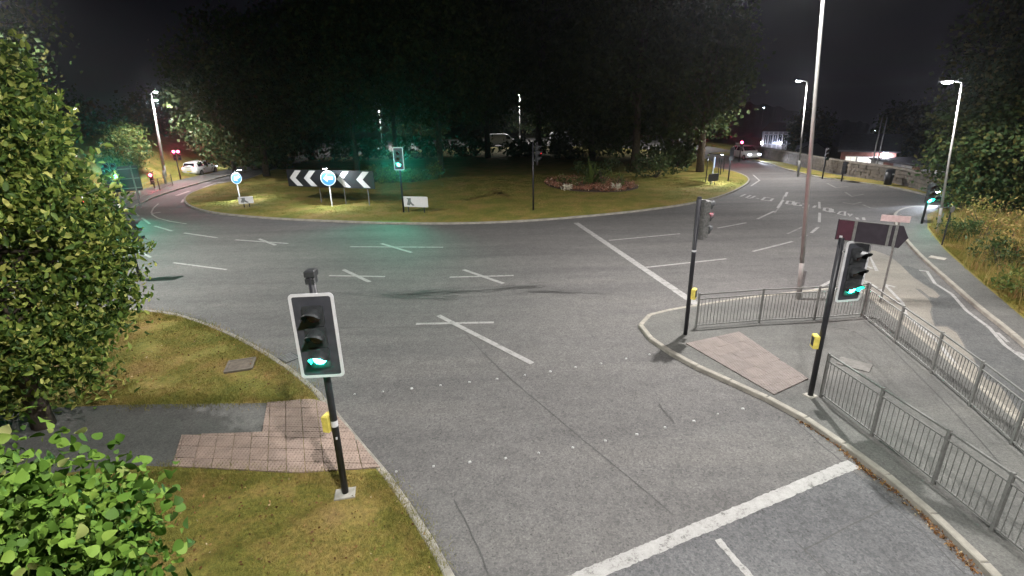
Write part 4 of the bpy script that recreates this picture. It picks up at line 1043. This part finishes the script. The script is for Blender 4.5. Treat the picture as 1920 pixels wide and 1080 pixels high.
# flower bed
bedpx = [(1022, 345), (1030, 352), (1050, 357), (1078, 361), (1110, 363), (1145, 363), (1175, 361), (1196, 355), (1190, 348), (1165, 341), (1120, 336), (1070, 336), (1038, 339)]
bed = [(p.x, p.y) for p in px(*bedpx)]
bed_s = [(p.x, p.y) for p in smooth_line(bed, .5, True)[:-1]]
FB = sheet('flower_bed', bed_s, tz + .05, M_SOIL, thick=.05); tag(FB, 'oval bed of red flowers on the island lawn', 'flower bed')
def scatter(poly, n, rng=RNG):
    P_ = np.array(poly); lo, hi = P_.min(0), P_.max(0); out = []; tot = 0
    while tot < n:
        q = rng.uniform(lo, hi, (n * 2, 2)); q = q[in_poly(q[:, 0], q[:, 1], poly)]; out.append(q); tot += len(q)
    return np.concatenate(out)[:n]
q = scatter(bed_s, 420); cen = np.array(bed_s).mean(0)
pts = np.repeat(q, 22, 0) + RNG.normal(size=(len(q) * 22, 2)) * .10
pz = np.abs(RNG.normal(size=len(pts))) * .09 + tz + .10
tag(leaf_mesh('red_blooms', np.column_stack([pts, pz]), .10, M_FLOWER, FB, False, .6, .42), kind='stuff')
def spiky(label, c, n, L, mat, z0, w=.035):
    root = empty('spiky_plant', (c[0], c[1], z0), 0, label=label, cat='plant'); rng = np.random.default_rng(5)
    for i in range(n):
        a = rng.uniform(0, 2 * math.pi); el = rng.uniform(.35, 1.45); l = L * rng.uniform(.7, 1.1)
        d = Vector((math.cos(a) * math.cos(el), math.sin(a) * math.cos(el), math.sin(el))); s = Vector((-math.sin(a), math.cos(a), 0)) * w
        p1 = d * l * .55; p2 = d * l + Vector((0, 0, -.28 * l * math.cos(el)))
        up_ = Vector((0, 0, .01))
        MB().add([-s * .7, s * .7, p1 + s, p1 - s, p2, p1 + up_ * 2], [(0, 1, 5), (0, 5, 3), (1, 2, 5), (3, 5, 4), (5, 2, 4)]).build('leaf_blade', mat, root)
    return root
spiky('spiky cordyline rising from the middle of the flower bed', P(1108, 346, tz), 70, 2.2, M_LEAF_S, tz + .05, .07)
for lab, pp, rad, m in [('white flower clump at the front left of the bed', (1062, 357), (.38, .3, .22), M_FLOWERW), ('white flower clump at the front right of the bed', (1157, 358), (.45, .35, .25), M_FLOWERW),
                        ('green tuft near the middle of the flower bed', (1092, 352), (.8, .6, .55), M_LEAF_S), ('green tuft at the right of the flower bed', (1158, 351), (.7, .5, .55), M_LEAF_S), ('yellow green tuft below the cordyline', (1130, 349), (.65, .5, .85), M_LEAF_S), ('green tuft at the left of the flower bed', (1058, 348), (.7, .5, .5), M_LEAF_S)]:
    shrub(lab, P(*pp, tz), rad, .12, m, 420, tz + .04, 'bedding_plant', .5)

# grass blades on the near verge and lawn front; tall growth on the right verge
def blades(name, poly, n, h, w, mat, z, lean=.5, rng=RNG, clump=None):
    q = scatter(poly, n, rng)
    if not clump: q = q[(np.sin(q[:, 0] * 3.1 + 1.3 * np.sin(q[:, 1] * 2.3)) + np.sin(q[:, 1] * 4.3 + 1.7 * np.sin(q[:, 0] * 1.9)) + rng.normal(size=len(q)) * .7) > -.9]
    if clump: q = np.repeat(scatter(poly, n // clump, rng), clump, 0)[:n] + rng.normal(size=(n // clump * clump, 2))[:n] * .14
    n = len(q); hh = h * rng.uniform(.45, 1.35, n); a = rng.uniform(0, 2 * np.pi, n); l = rng.normal(size=(n, 2)) * lean * hh[:, None]
    s = np.stack([np.cos(a), np.sin(a)], -1) * w
    b = np.column_stack([q, np.full(n, z)]); B1 = b.copy(); B1[:, :2] += s; B0 = b.copy(); B0[:, :2] -= s
    M0 = b.copy(); M0[:, :2] += l * .35 - s * .7; M0[:, 2] += hh * .6; M1 = M0.copy(); M1[:, :2] += s * 1.4
    T = b.copy(); T[:, :2] += l; T[:, 2] += hh
    V = np.stack([B0, B1, M1, M0, T], 1).reshape(-1, 3); t = np.array([(0, 1, 2), (0, 2, 3), (3, 2, 4)])
    return tag(np_obj(name, V, (np.arange(n)[:, None, None] * 5 + t[None]).reshape(-1, 3), mat), kind='stuff')
exc = [p for p in px((230, 757), (505, 754), (600, 750), (650, 800), (722, 893), (560, 905), (320, 895), (300, 895), (100, 910), (60, 770))]
vl = [(p.x, p.y) for p in px((160, 590), (285, 591), (350, 603), (420, 629), (480, 660), (533, 694), (578, 730), (606, 757), (500, 758), (160, 768))]
tag(blades('grass', vl, 60000, .035, .0035, M_BLADE, tz), label='short dry grass on the verge above the footpath', cat='grass')
vl2 = [(p.x, p.y) for p in px((280, 892), (560, 903), (715, 893), (733, 918), (764, 964), (799, 1020), (832, 1080))] + [(-1.3, 4.6), (-5.2, 5.0), (-7, 7.4)]
tag(blades('grass', vl2, 60000, .032, .003, M_BLADE, tz), label='short grass on the verge below the tactile slabs', cat='grass')
def edge_poly(line, w0, w1):
    L = smooth_line(line, .3); out = []; inn = []
    for i, p in enumerate(L):
        d = (L[min(i + 1, len(L) - 1)] - L[max(i - 1, 0)]).normalized(); n_ = Vector((-d.y, d.x)); out.append((p.x + n_.x * w0, p.y + n_.y * w0)); inn.append((p.x + n_.x * w1, p.y + n_.y * w1))
    return out + inn[::-1]
ek = px((255, 586), (285, 588), (350, 600), (420, 626), (480, 657), (535, 692), (580, 728), (604, 755))
tag(blades('grass', edge_poly(ek, -.06, -.28), 5200, .075, .004, M_BLADE, tz, .6, clump=14), label='longer grass tufts along the verge kerb above the path', cat='grass')
ek = px((718, 892), (735, 912), (768, 962), (803, 1018), (842, 1082))
tag(blades('grass', edge_poly(ek, -.06, -.26), 3600, .065, .0035, M_BLADE, tz, .6, clump=14), label='longer grass tufts along the verge kerb below the slabs', cat='grass')
ek = px((230, 764), (350, 762), (503, 760), (560, 757))
tag(blades('grass', edge_poly(ek, -.03, .16), 3600, .075, .004, M_BLADE, tz, .6, clump=14), label='grass tufts overhanging the upper edge of the footpath', cat='grass')
ek = px((285, 888), (325, 890), (450, 897), (560, 902), (640, 900))
tag(blades('grass', edge_poly(ek, .03, -.16), 3000, .065, .0035, M_BLADE, tz, .6, clump=14), label='grass tufts along the lower edge of the tactile slabs', cat='grass')
isl_front = [(p.x, p.y) for p in px((352, 378), (362, 387), (400, 398), (480, 406), (560, 411), (700, 416), (830, 418), (960, 414), (1080, 406), (1200, 394), (1300, 379), (1380, 354), (1398, 342), (1300, 335), (1000, 330), (600, 340), (420, 352))]
tag(blades('grass', isl_front, 70000, .06, .010, M_BLADE, tz), label='mown grass on the front of the island lawn', cat='grass')
vr = [(p.x, p.y) for p in px((1748, 428), (1775, 466), (1830, 518), (1900, 580), (1925, 600))] + [(19, 12), (25, 14), (27, 24), (25, 28)]
tag(blades('tall_grass', vr, 15000, .62, .010, M_TALL, tz, .28, clump=30), label='tall dry ochre grass on the verge beside the footway', cat='grass')
vr2 = [(p.x, p.y) for p in px((1740, 430), (1772, 470), (1832, 525), (1925, 605), (1925, 570), (1840, 490), (1790, 450), (1760, 420))]
tag(blades('grass', vr2, 16000, .10, .008, M_BLADE, tz, .5), label='green grass edge along the footway under the tall grass', cat='grass')
ve = [(p.x, p.y) for p in px((1480, 319), (1540, 333), (1600, 340), (1680, 352), (1760, 371), (1760, 366), (1680, 346), (1560, 330))]
for lab, pp, rad, m in [('bluish round shrub low on the rough verge', (1795, 452), (.75, .7, .6), M_LEAF_R), ('reddish brown bush on the rough verge under the dark tree', (1842, 446), (1.5, 1.2, .9), M_TALL), ('grey green bush on the verge right of the ochre grass', (1868, 500), (1.0, .9, .7), M_LEAF_R),
                        ('orange brown bush at the right edge of the rough verge', (1905, 500), (1.0, .9, .9), M_TALL), ('yellow green bush beside the right street lamp foot', (1800, 398), (1.3, 1.2, 1.0), M_LEAF_S), ('low green bush in front of the dark tree foot', (1915, 560), (.8, .8, .55), M_LEAF_S)]:
    shrub(lab, P(*pp, tz), rad, .16, m, 900, tz, 'shrub', .5, .25, .2)
# dead leaves along the gutter and on the verge
gl = smooth_line(px((1498, 790), (1530, 808), (1570, 836), (1610, 872), (1650, 902), (1700, 940), (1760, 1000), (1835, 1078)), .02)
idx = RNG.integers(0, len(gl), 900); g2 = np.array([(gl[i].x, gl[i].y) for i in idx]) + RNG.normal(size=(900, 2)) * .035
tag(leaf_mesh('fallen_leaves', np.column_stack([g2, np.full(900, .012)]), .05, M_DEAD, None, False, .0, .3), label='brown dead leaves gathered in the gutter by the near kerb', cat='leaves', kind='stuff')
sc = scatter(vl2, 420); tag(leaf_mesh('fallen_leaves', np.column_stack([sc, np.full(len(sc), tz + .03)]), .05, M_DEAD, None, False, .2, .3), label='scattered brown leaves on the grass near the nearest signal', cat='leaves', kind='stuff')
sc = scatter(vl, 500); tag(leaf_mesh('fallen_leaves', np.column_stack([sc, np.full(len(sc), tz + .03)]), .055, M_DEAD, None, False, .2, .3), label='scattered brown leaves on the grass around the chamber cover', cat='leaves', kind='stuff')

# ------------------------------------------------------------------ stone wall and far buildings
wl = px((1380, 287), (1410, 294), (1470, 306), (1550, 324), (1620, 336), (1680, 346), (1740, 362), (1800, 380), (1860, 398))
wl = [Vector((min(p.x, 30.2), p.y, 0)) for p in wl]
wall = empty('stone_wall', wl[0], 0, label='long sandstone wall with coping running down the far side of the road', cat='wall')
ln = smooth_line(wl, .8); o = ln[0]; H_W = 1.15
m = MB(); core = MB()
for a, b in zip(ln[:-1], ln[1:]):
    d = b - a; ang = math.atan2(d.y, d.x); c = (a + b) / 2 - o
    core.box((c.x, c.y, H_W / 2), (d.length + .05, .30, H_W), ang)
    u = Vector((d.x, d.y, 0)).normalized(); nn = Vector((-u.y, u.x, 0))
    for r_, z in enumerate((.14, .42, .70, .98)):
        off = 0 if r_ % 2 else .2
        for k in range(2):
            w = rnd.uniform(.3, .42); x = (k - .5) * .4 + off * .5 + rnd.uniform(-.03, .03)
            for sgn in (1, -1):
                p = Vector((c.x, c.y, z)) + u * x + nn * sgn * (.155 + rnd.uniform(0, .03)); m.cbox(p, (w, .07, rnd.uniform(.2, .26)), .012, ang)
core.build('wall_core', M_STONE, wall); tag(m.build('stonework', M_STONE, wall), kind='stuff')
cp0 = None
for a, b in zip(ln[:-1], ln[1:]):
    d = b - a; c = (a + b) / 2 - o
    if cp0 is None: cp0 = MB().cbox((0, 0, 0), (1, .44, .16), .03).build('coping_stone', M_COPE, wall); q = cp0
    else: q = share('coping_stone', cp0, wall, (0, 0, 0))
    q.location = (c.x, c.y, H_W + .085 + rnd.uniform(-.01, .01)); q.rotation_euler = (0, 0, math.atan2(d.y, d.x)); q.scale = (d.length - .015, 1, 1)
# litter bin
bp = P(1664, 346, tz)
bn = empty('litter_bin', bp, .3, label='black litter bin standing before the stone wall', cat='bin')
MB().tube([(0, 0, 0), (0, 0, .95)], [.26, .30], 12).build('bin_body', M_BLACK, bn, True); MB().tube([(0, 0, .95), (0, 0, 1.12), (0, 0, 1.2)], [.31, .31, .15], 12).build('bin_hood', M_BLACK, bn)
MB().box((0, -.29, .8), (.2, .03, .1)).build('bin_label', M_WHITE, bn)

def wins(root, ox, xs, z, w, h, y, glass=None, frame=True):
    for x in xs:
        f = MB()
        f.box((x, y - .02, z + h / 2 + .03), (w + .12, .06, .06)); f.box((x, y - .02, z - h / 2 - .03), (w + .16, .1, .06)); f.box((x - w / 2 - .03, y - .02, z), (.06, .05, h)); f.box((x + w / 2 + .03, y - .02, z), (.06, .05, h)); f.box((x, y - .02, z), (.04, .045, h))
        q = f.build('window', M_WHITE, root); MB().box((x, y, z), (w, .02, h)).build('pane', glass or M_GLASS, q)
WIN_LIT = emit('dim_lit_window', (.8, .78, .7), .35)
# house with pilasters
D = 98.; pl, pr = at(1424, 292, D), at(1474, 292, D); c = (pl + pr) / 2; zg = float(land_z(c.x, c.y)); w = (pr - pl).length; zt = at(1449, 246, D).z; zr = at(1449, 231, D).z
hs = empty('house', (c.x, c.y, zg), math.atan2(pr.y - pl.y, pr.x - pl.x), label='pale house with tall pilasters lit by two lamps beyond the wall', cat='house')
MB().box((0, 3.5, (zt - zg) / 2), (w, 7, zt - zg)).build('wall', M_CREAM, hs)
rf = MB().add([(-w / 2 - .2, -.3, zt - zg), (w / 2 + .2, -.3, zt - zg), (w / 2 + .2, 7.3, zt - zg), (-w / 2 - .2, 7.3, zt - zg), (-w / 2 + .8, 3.5, zr - zg), (w / 2 - .8, 3.5, zr - zg)], [(0, 1, 5, 4), (1, 2, 5), (2, 3, 4, 5), (3, 0, 4), (3, 2, 1, 0)]).build('roof', plain('brown_roof', (.13, .09, .085), .8), hs)
for k in range(6): MB().box((-w / 2 + .25 + k * (w - .5) / 5, -.1, zt - zg - 1.5), (.22, .16, 2.8)).build('pilaster', plain('pilaster_stone', (.30, .27, .25), .8), hs)
wins(hs, 0, [-w / 2 + .25 + (k + .5) * (w - .5) / 5 for k in range(5)], zt - zg - 1.3, .5, 1.4, -.02)
for k, x in enumerate((-1.5, 1.2)):
    l_ = MB().cbox((x - .4, -.35, at(1447, 268, D).z - zg), (.35, .25, .3), .03).build('wall_lantern', FAR_EMIT, hs)
ld = bpy.data.lights.new('house_light', 'POINT'); ld.energy = 60; ld.color = (.6, .7, 1); ld.shadow_soft_size = .3
lo = bpy.data.objects.new('house_light', ld); COL.objects.link(lo); lo.parent = hs; lo.location = (0, -1.2, at(1447, 270, D).z - zg)
# grey gable shed
D = 82.; pl, pr = at(1490, 305, D), at(1548, 312, D); c = (pl + pr) / 2; zg = float(land_z(c.x, c.y)); w = (pr - pl).length; ze = at(1515, 284, D).z - zg; zr = at(1522, 268, D).z - zg
sh = empty('shed', (c.x, c.y, zg), math.atan2(pr.y - pl.y, pr.x - pl.x), label='grey gable ended shed beyond the stone wall', cat='shed')
MB().prism([(-w / 2, 0), (w / 2, 0), (w / 2, ze), (w * .1, zr), (-w / 2, ze)], (0, 0, 0), (1, 0, 0), (0, 0, 1), (0, 1, 0), 9).build('wall', M_CLAD, sh)
for k in range(12): MB().box((-w / 2 + .2 + k * (w - .4) / 11, -.03, ze / 2), (.05, .05, ze)).build('cladding_rib', M_CLAD, sh)
MB().prism([(-w / 2 - .2, ze - .05), (w * .1, zr + .02), (w / 2 + .2, ze - .05), (w / 2 + .2, ze + .1), (w * .1, zr + .17), (-w / 2 - .2, ze + .1)], (0, -.2, 0), (1, 0, 0), (0, 0, 1), (0, 1, 0), 9.4).build('roof', M_ROOF, sh)
# brick building with floodlight
D = 66.; pl, pr = at(1568, 335, D), at(1668, 345, D); c = (pl + pr) / 2; zg = float(land_z(c.x, c.y)); w = (pr - pl).length; ze = at(1610, 284, D).z - zg; zr = at(1630, 258, D).z - zg
bb = empty('brick_building', (c.x, c.y, zg), math.atan2(pr.y - pl.y, pr.x - pl.x), label='low brick building with dark roof and a blazing floodlight beyond the wall', cat='building')
MB().box((0, 4.5, ze / 2), (w, 9, ze)).build('wall', M_BRICK, bb)
MB().prism([(-.5, ze - .03), (4.5, zr), (9.5, ze - .03), (9.5, ze + .12), (4.5, zr + .15), (-.5, ze + .12)], (-w / 2 - .3, 0, 0), (0, 1, 0), (0, 0, 1), (1, 0, 0), w + .6).build('roof', M_ROOF, bb)
wins(bb, 0, [-w * .30, -w * .08, w * .12], ze - 1.1, .9, 1.1, -.02, WIN_LIT)
xf = w * .12 + .9; zf = at(1629, 296, D).z - zg
fl = MB().cbox((xf, -.25, zf), (.45, .3, 1.1), .05).build('floodlight', emit('floodlight_face', (.85, .86, 1), 30), bb)
MB().box((xf, -.05, zf + .4), (.1, .3, .1)).build('floodlight_bracket', M_STEEL, bb)
ld = bpy.data.lights.new('flood_light', 'POINT'); ld.energy = 45; ld.color = (.85, .86, 1); ld.shadow_soft_size = .3
lo = bpy.data.objects.new('flood_light', ld); COL.objects.link(lo); lo.parent = bb; lo.location = (xf, -1.0, zf + .2)
for k, x in enumerate((1631, 1640)):
    p = at(x, 330, 60.); z0_ = float(land_z(p.x, p.y)); zt_ = at(x, 222, 60.).z
    r = empty('mast', (p.x, p.y, z0_), 0, label=('thin pale mast directly above the floodlight' if k == 0 else 'thin pale mast just right of the floodlight'), cat='mast')
    MB().tube([(0, 0, 0), (0, 0, zt_ - z0_)], [.07, .045], 8).build('pole', M_STEEL, r); MB().tube([(0, 0, zt_ - z0_), (0, 0, zt_ - z0_ + .1)], [.07, .03], 8).build('finial', M_STEEL, r)
# long low building
a_, b_ = at_x(1643, 292, 37.0), at_x(1790, 330, 37.0); a0, b0 = Vector((37, a_.y, 0)), Vector((37, b_.y, 0)); L = (b0 - a0).length; zg = float(land_z(37, 40)) - .6
lb = empty('long_building', (37, (a_.y + b_.y) / 2, zg), math.radians(-90), label='long low flat roofed building with pale fascia panels beyond the wall', cat='building')
z1 = (a_.z + b_.z) / 2 - zg
MB().box((0, 4, z1 / 2), (L, 8, z1)).build('wall', plain('dark_render', (.07, .068, .085), .9), lb)
MB().box((0, 3.9, z1 + .09), (L + .5, 8.8, .18)).build('roof', M_ROOF, lb)
MB().box((0, -.27, z1 - .2), (L + .3, .12, .42)).build('fascia', plain('fascia_grey', (.26, .25, .25), .8), lb)
for k in range(7): MB().box((-L / 2 + 1.2 + k * (L - 2) / 6.5, -.345, z1 - .2), (1.1 + .4 * (k % 2), .03, .3)).build('fascia_panel', [M_WHITE, M_BRICK, M_CLAD][k % 3], lb)
wins(lb, 0, [-L / 2 + 1.5 + k * (L - 3) / 5 for k in range(6)], z1 - 1.3, 1.1, .9, -.02)
tree('rounded brownish tree rising behind the brick building', (46, 62), (46, 62, 2.6), (2.6, 2.4, 3.4), M_LEAF_R, 120, 40, .5, .4, .2, -1.6, False, .4, .1, None, 'broadleaf_tree', 8)
tree('dim tree beside the pale house beyond the wall', (46, 82), (46.5, 82, 1.8), (3.2, 3, 3.2), M_LEAF_R, 120, 40, .5, .45, .2, -1.6, False, .4, .1, None, 'broadleaf_tree', 8)
# hill
ridge = [(1340, 186), (1400, 192), (1450, 199), (1500, 211), (1560, 222), (1600, 228), (1650, 233), (1700, 245), (1750, 262), (1800, 284), (1860, 300), (1940, 310)]
hv = []; hf = []
rl = []
for (x0, y0), (x1, y1) in zip(ridge[:-1], ridge[1:]):
    for k in range(8): rl.append((x0 + (x1 - x0) * k / 8, y0 + (y1 - y0) * k / 8))
rl.append(ridge[-1])
for i, (x, y) in enumerate(rl):
    jit = 2.2 * math.sin(i * 1.3) + 1.6 * math.sin(i * 3.1 + 1) + rnd.uniform(-1, 1)
    for dist, zz in ((330, None), (370, .45), (410, .8), (450, 1.0), (520, .6)):
        p = at(x, y + (jit if zz == 1.0 else 0), 450); d = Vector((p.x, p.y, 0)).normalized(); g = -45
        z = g if zz is None else g + (p.z - g) * zz + (rnd.uniform(-.6, .6) if zz < 1 else 0)
        hv.append((d.x * dist, d.y * dist, z))
for i in range(len(rl) - 1):
    for k in range(4): hf.append((i * 5 + k, i * 5 + k + 1, i * 5 + 6 + k, i * 5 + 5 + k))
tag(MB().add(hv, hf).build('hill', plain('wooded_hill', (.04, .05, .045), .95, 0, .3, .05)), kind='structure')
for i, (x, y, lab) in enumerate([(1681, 256, 'brightest tiny distant lamp on the dark hill, nearest the right lamp'), (1662, 246, 'tiny distant lamp on the hill just left of the brightest one'), (1641, 245, 'tiny distant lamp on the hill behind the masts'), (1538, 247, 'tiny distant lamp beside the tall column'), (1432, 202, 'tiny distant lamp high at the left of the hill')]):
    p = at(x, y, 300.); r = empty('distant_lamp', (p.x, p.y, p.z - 5), 0, label=lab, cat='street lamp')
    MB().tube([(0, 0, -3), (0, 0, 5)], .08, 6).build('column', M_STEEL, r); s_ = .5 if i == 0 else .3
    MB().cbox((0, -.2, 5), (s_ * 1.6, s_ * 1.2, s_), .05).build('lantern', FAR_EMIT, r)

# ------------------------------------------------------------------ vehicles
def car(label, pos, heading, paint, z0=0.0, van=False, lights=True, name='car'):
    r = empty(name, (pos[0], pos[1], z0), heading, label=label, cat='van' if van else 'car', )
    Lc = 4.1
    # stations along x: (x, half width sill, half width belt, half width roof, z bottom, belt z, roof z)
    st = [(-2.02, .62, .66, .55, .42, .80, .86), (-1.95, .76, .80, .62, .30, .88, 1.05), (-1.72, .84, .84, .60, .26, .93, 1.36), (-1.30, .86, .85, .59, .24, .95, 1.45), (-.5, .87, .86, .60, .22, .95, 1.50), (.15, .87, .86, .60, .22, .94, 1.47), (.55, .87, .86, .64, .22, .93, 1.28), (1.02, .86, .84, .74, .24, .92, .96), (1.55, .84, .81, .66, .26, .82, .86), (1.92, .76, .74, .52, .32, .68, .74), (2.05, .62, .60, .45, .40, .55, .62)]
    if van: st = [(-2.5, .80, .84, .80, .40, 1.1, 1.85), (-2.42, .88, .90, .84, .30, 1.1, 1.98), (-1.2, .90, .91, .85, .26, 1.1, 2.02), (.5, .90, .91, .85, .26, 1.1, 2.0), (1.1, .90, .90, .80, .26, 1.1, 1.86), (1.75, .89, .88, .82, .28, 1.08, 1.14), (2.3, .84, .82, .70, .32, .9, .98), (2.48, .72, .70, .6, .42, .7, .78)]
    vs = []; fs = []
    for (x, ws, wb, wr, zb, zbelt, zr) in st:
        zc = zr + .03
        half = [(ws * .9, zb), (ws, zb + .08), ((ws + wb) / 2 + .015, (zb + zbelt) / 2), (wb, zbelt), (wr + .02, zr - .03), (wr * .82, zr)]
        vs += [(x, -y, z) for y, z in half] + [(x, 0, zc - .01)] + [(x, y, z) for y, z in half[::-1]]
    n = 13
    for i in range(len(st) - 1):
        for k in range(n - 1): a = i * n + k; fs.append((a, a + 1, a + 1 + n, a + n))
        fs.append((i * n + n - 1, i * n, i * n + n, i * n + 2 * n - 1))
    fs += [tuple(range(n)), tuple((len(st) - 1) * n + k for k in range(n - 1, -1, -1))]
    body = MB().add(vs, fs).build('body', paint, r, True)
    # glass
    def lerp_pt(i, t, side, f):
        a, b = st[i], st[i + 1]; q = [a[k] + (b[k] - a[k]) * t for k in range(7)]
        y = q[2] + (q[3] + .02 - q[2]) * f; z = q[5] + (q[6] - .03 - q[5]) * f
        return Vector((q[0], side * (y + .008), z))
    spans = [[(2, .35, 3, .75), (3, .95, 5, .05), (5, .2, 6, .7)], [(3, .3, 4, .45)]][van]
    for side in (-1, 1):
        for (i0, t0, i1, t1) in spans:
            loop = [(i0, t0)] + [(k, 0.0) for k in range(i0 + 1, i1 + 1)] + [(i1, t1)]
            lo_ = [lerp_pt(i, t, side, .08) for i, t in loop]; hi_ = [lerp_pt(i, t, side, .90) for i, t in loop]; nn = len(loop)
            MB().add(lo_ + hi_, [(k, k + 1, nn + k + 1, nn + k) for k in range(nn - 1)]).build('side_window', M_GLASS, r)
    if not van:
        fw = [(.28, .56, 1.42), (.96, .70, .99)]
        MB().add([(fw[0][0] + .06, -fw[0][1], fw[0][2] + .03), (fw[0][0] + .06, fw[0][1], fw[0][2] + .03), (fw[1][0] + .05, fw[1][1], fw[1][2] + .03), (fw[1][0] + .05, -fw[1][1], fw[1][2] + .03)], [(0, 1, 2, 3)]).build('windscreen', M_GLASS, r)
        MB().add([(-1.76, -.52, 1.36), (-1.76, .52, 1.36), (-1.985, .60, .99), (-1.985, -.60, .99)], [(0, 1, 2, 3)]).build('rear_window', M_GLASS, r)
    else:
        MB().add([(1.18, -.74, 1.82), (1.18, .74, 1.82), (1.78, .80, 1.18), (1.78, -.80, 1.18)], [(0, 1, 2, 3)]).build('windscreen', M_GLASS, r)
    wx = (-1.28, 1.28) if not van else (-1.5, 1.55); fx = st[-1][0]; bx_ = st[0][0]
    for x in wx:
        for s_ in (-1, 1):
            y = s_ * .79
            t = MB().tube([(x, y - s_ * .10, .31), (x, y + s_ * .085, .31), (x, y + s_ * .10, .31)], [.31, .31, .27], 18).build('wheel', M_RUBBER, r)
            MB().tube([(x, y + s_ * .101, .31), (x, y + s_ * .106, .31)], [.20, .17], 14).build('rim', M_GALV, t)
    for s_ in (-1, 1):
        MB().cbox((fx - .12, s_ * .56, .66 if not van else .8), (.14, .30, .14), .02).build('headlight', H_EMIT if lights else M_GLASS, r)
        MB().cbox((bx_ + .05, s_ * .62, .86 if not van else 1.0), (.08, .18, .2), .02).build('tail_light', T_EMIT if lights else M_LENS_R, r)
    MB().box((fx - .01, 0, .42), (.03, .5, .11)).build('number_plate', M_WHITE, r); MB().box((bx_ - .0, 0, .55), (.03, .5, .11)).build('number_plate', M_YEL, r)
    MB().box((.62, .98, .98), (.12, .16, .11)).build('wing_mirror', paint, r); MB().box((.62, -.98, .98), (.12, .16, .11)).build('wing_mirror', paint, r)
    if lights:
        ld = bpy.data.lights.new('headlight_beam', 'SPOT'); ld.energy = 900; ld.color = (.8, .86, 1); ld.spot_size = math.radians(50); ld.spot_blend = .8; ld.shadow_soft_size = .1
        lo = bpy.data.objects.new('headlight_beam', ld); COL.objects.link(lo); lo.parent = r; lo.location = (fx + .12, 0, .66); lo.rotation_euler = Vector((1, 0, -.12)).to_track_quat('-Z', 'Y').to_euler()
    return r
hd = kf[4] - kf[3]; car('white hatchback driving along the left road toward the trees', P(378, 327), math.atan2(hd.y, hd.x) - .12, M_CARW)
h2 = P(1440, 306) - P(1395, 298); car('white car half hidden by the dark signal at the lawn end', P(1396, 298), math.atan2(h2.y, h2.x), M_CARW)
p = P(1782, 388); car('dark car with headlights showing over the ochre verge grass', (p.x + 2.2, p.y + 1.8), math.radians(205), M_CARD)
p = P(128, 398); car('dark car glimpsed by its red tail light behind the left leafy tree', p, math.radians(140), M_CARD)
car('white van beyond the island seen between tree trunks', (-1.2, 89.5), 0.05, M_CARW, 0, True, False, 'van')
car('white van beyond the island, just right of the dark side on signal', (9.6, 90.5), .05, M_CARW, 0, True, False, 'van')
# sign back with frame, far left
p = P(245, 392, tz); h = topz(p, 312) - tz
sb = empty('direction_sign', p, math.radians(35), label='back of a tall grey sign frame on two posts by the green signals', cat='road sign')
for x in (-.6, .6): MB().tube([(x, 0, 0), (x, 0, h)], .045, 8).build('post', M_STEEL, sb)
MB().prism(rrect(2.0, 1.7, .1, 2), (0, .06, h - .85), (1, 0, 0), (0, 0, 1), (0, 1, 0), .02).build('panel', M_SIGNBK, sb)
for z in (.2, .85, 1.5): MB().box((0, .04, h - z), (1.9, .04, .05)).build('stiffener', M_STEEL, sb)
# small finger post on the right verge
p = P(1766, 459, tz); h = topz(p, 388) - tz
vp = empty('sign_post', p, .3, label='small round plate on a thin dark post in the rough verge', cat='post')
MB().tube([(0, 0, 0), (0, 0, h)], .03, 8).build('post', M_BLACK, vp)
MB().prism([(.14 * math.cos(k * math.pi / 8), .14 * math.sin(k * math.pi / 8)) for k in range(16)], (0, -.04, h - .1), (1, 0, 0), (0, 0, 1), (0, -1, 0), .01).build('sign_plate', M_STEEL, vp)

# ------------------------------------------------------------------ haze volume added for lamp halos and lifted blacks
hz = MB().box((0, 370, -12), (1460, 920, 76)).build('haze', M_WHITE)
hz.data.materials.clear()
hm = bpy.data.materials.new('glow_haze'); hm.use_nodes = True; hn = hm.node_tree; hn.nodes.clear()
ho = hn.nodes.new('ShaderNodeOutputMaterial'); hv_ = hn.nodes.new('ShaderNodeVolumePrincipled')
hv_.inputs['Color'].default_value = (.9, .92, 1, 1); hv_.inputs['Density'].default_value = 0.0006; hv_.inputs['Anisotropy'].default_value = 0.92
hn.links.new(hv_.outputs[0], ho.inputs['Volume']); hz.data.materials.append(hm)
tag(hz, kind='stuff', label='thin haze added over the whole junction for glow round the lamps', cat='haze')
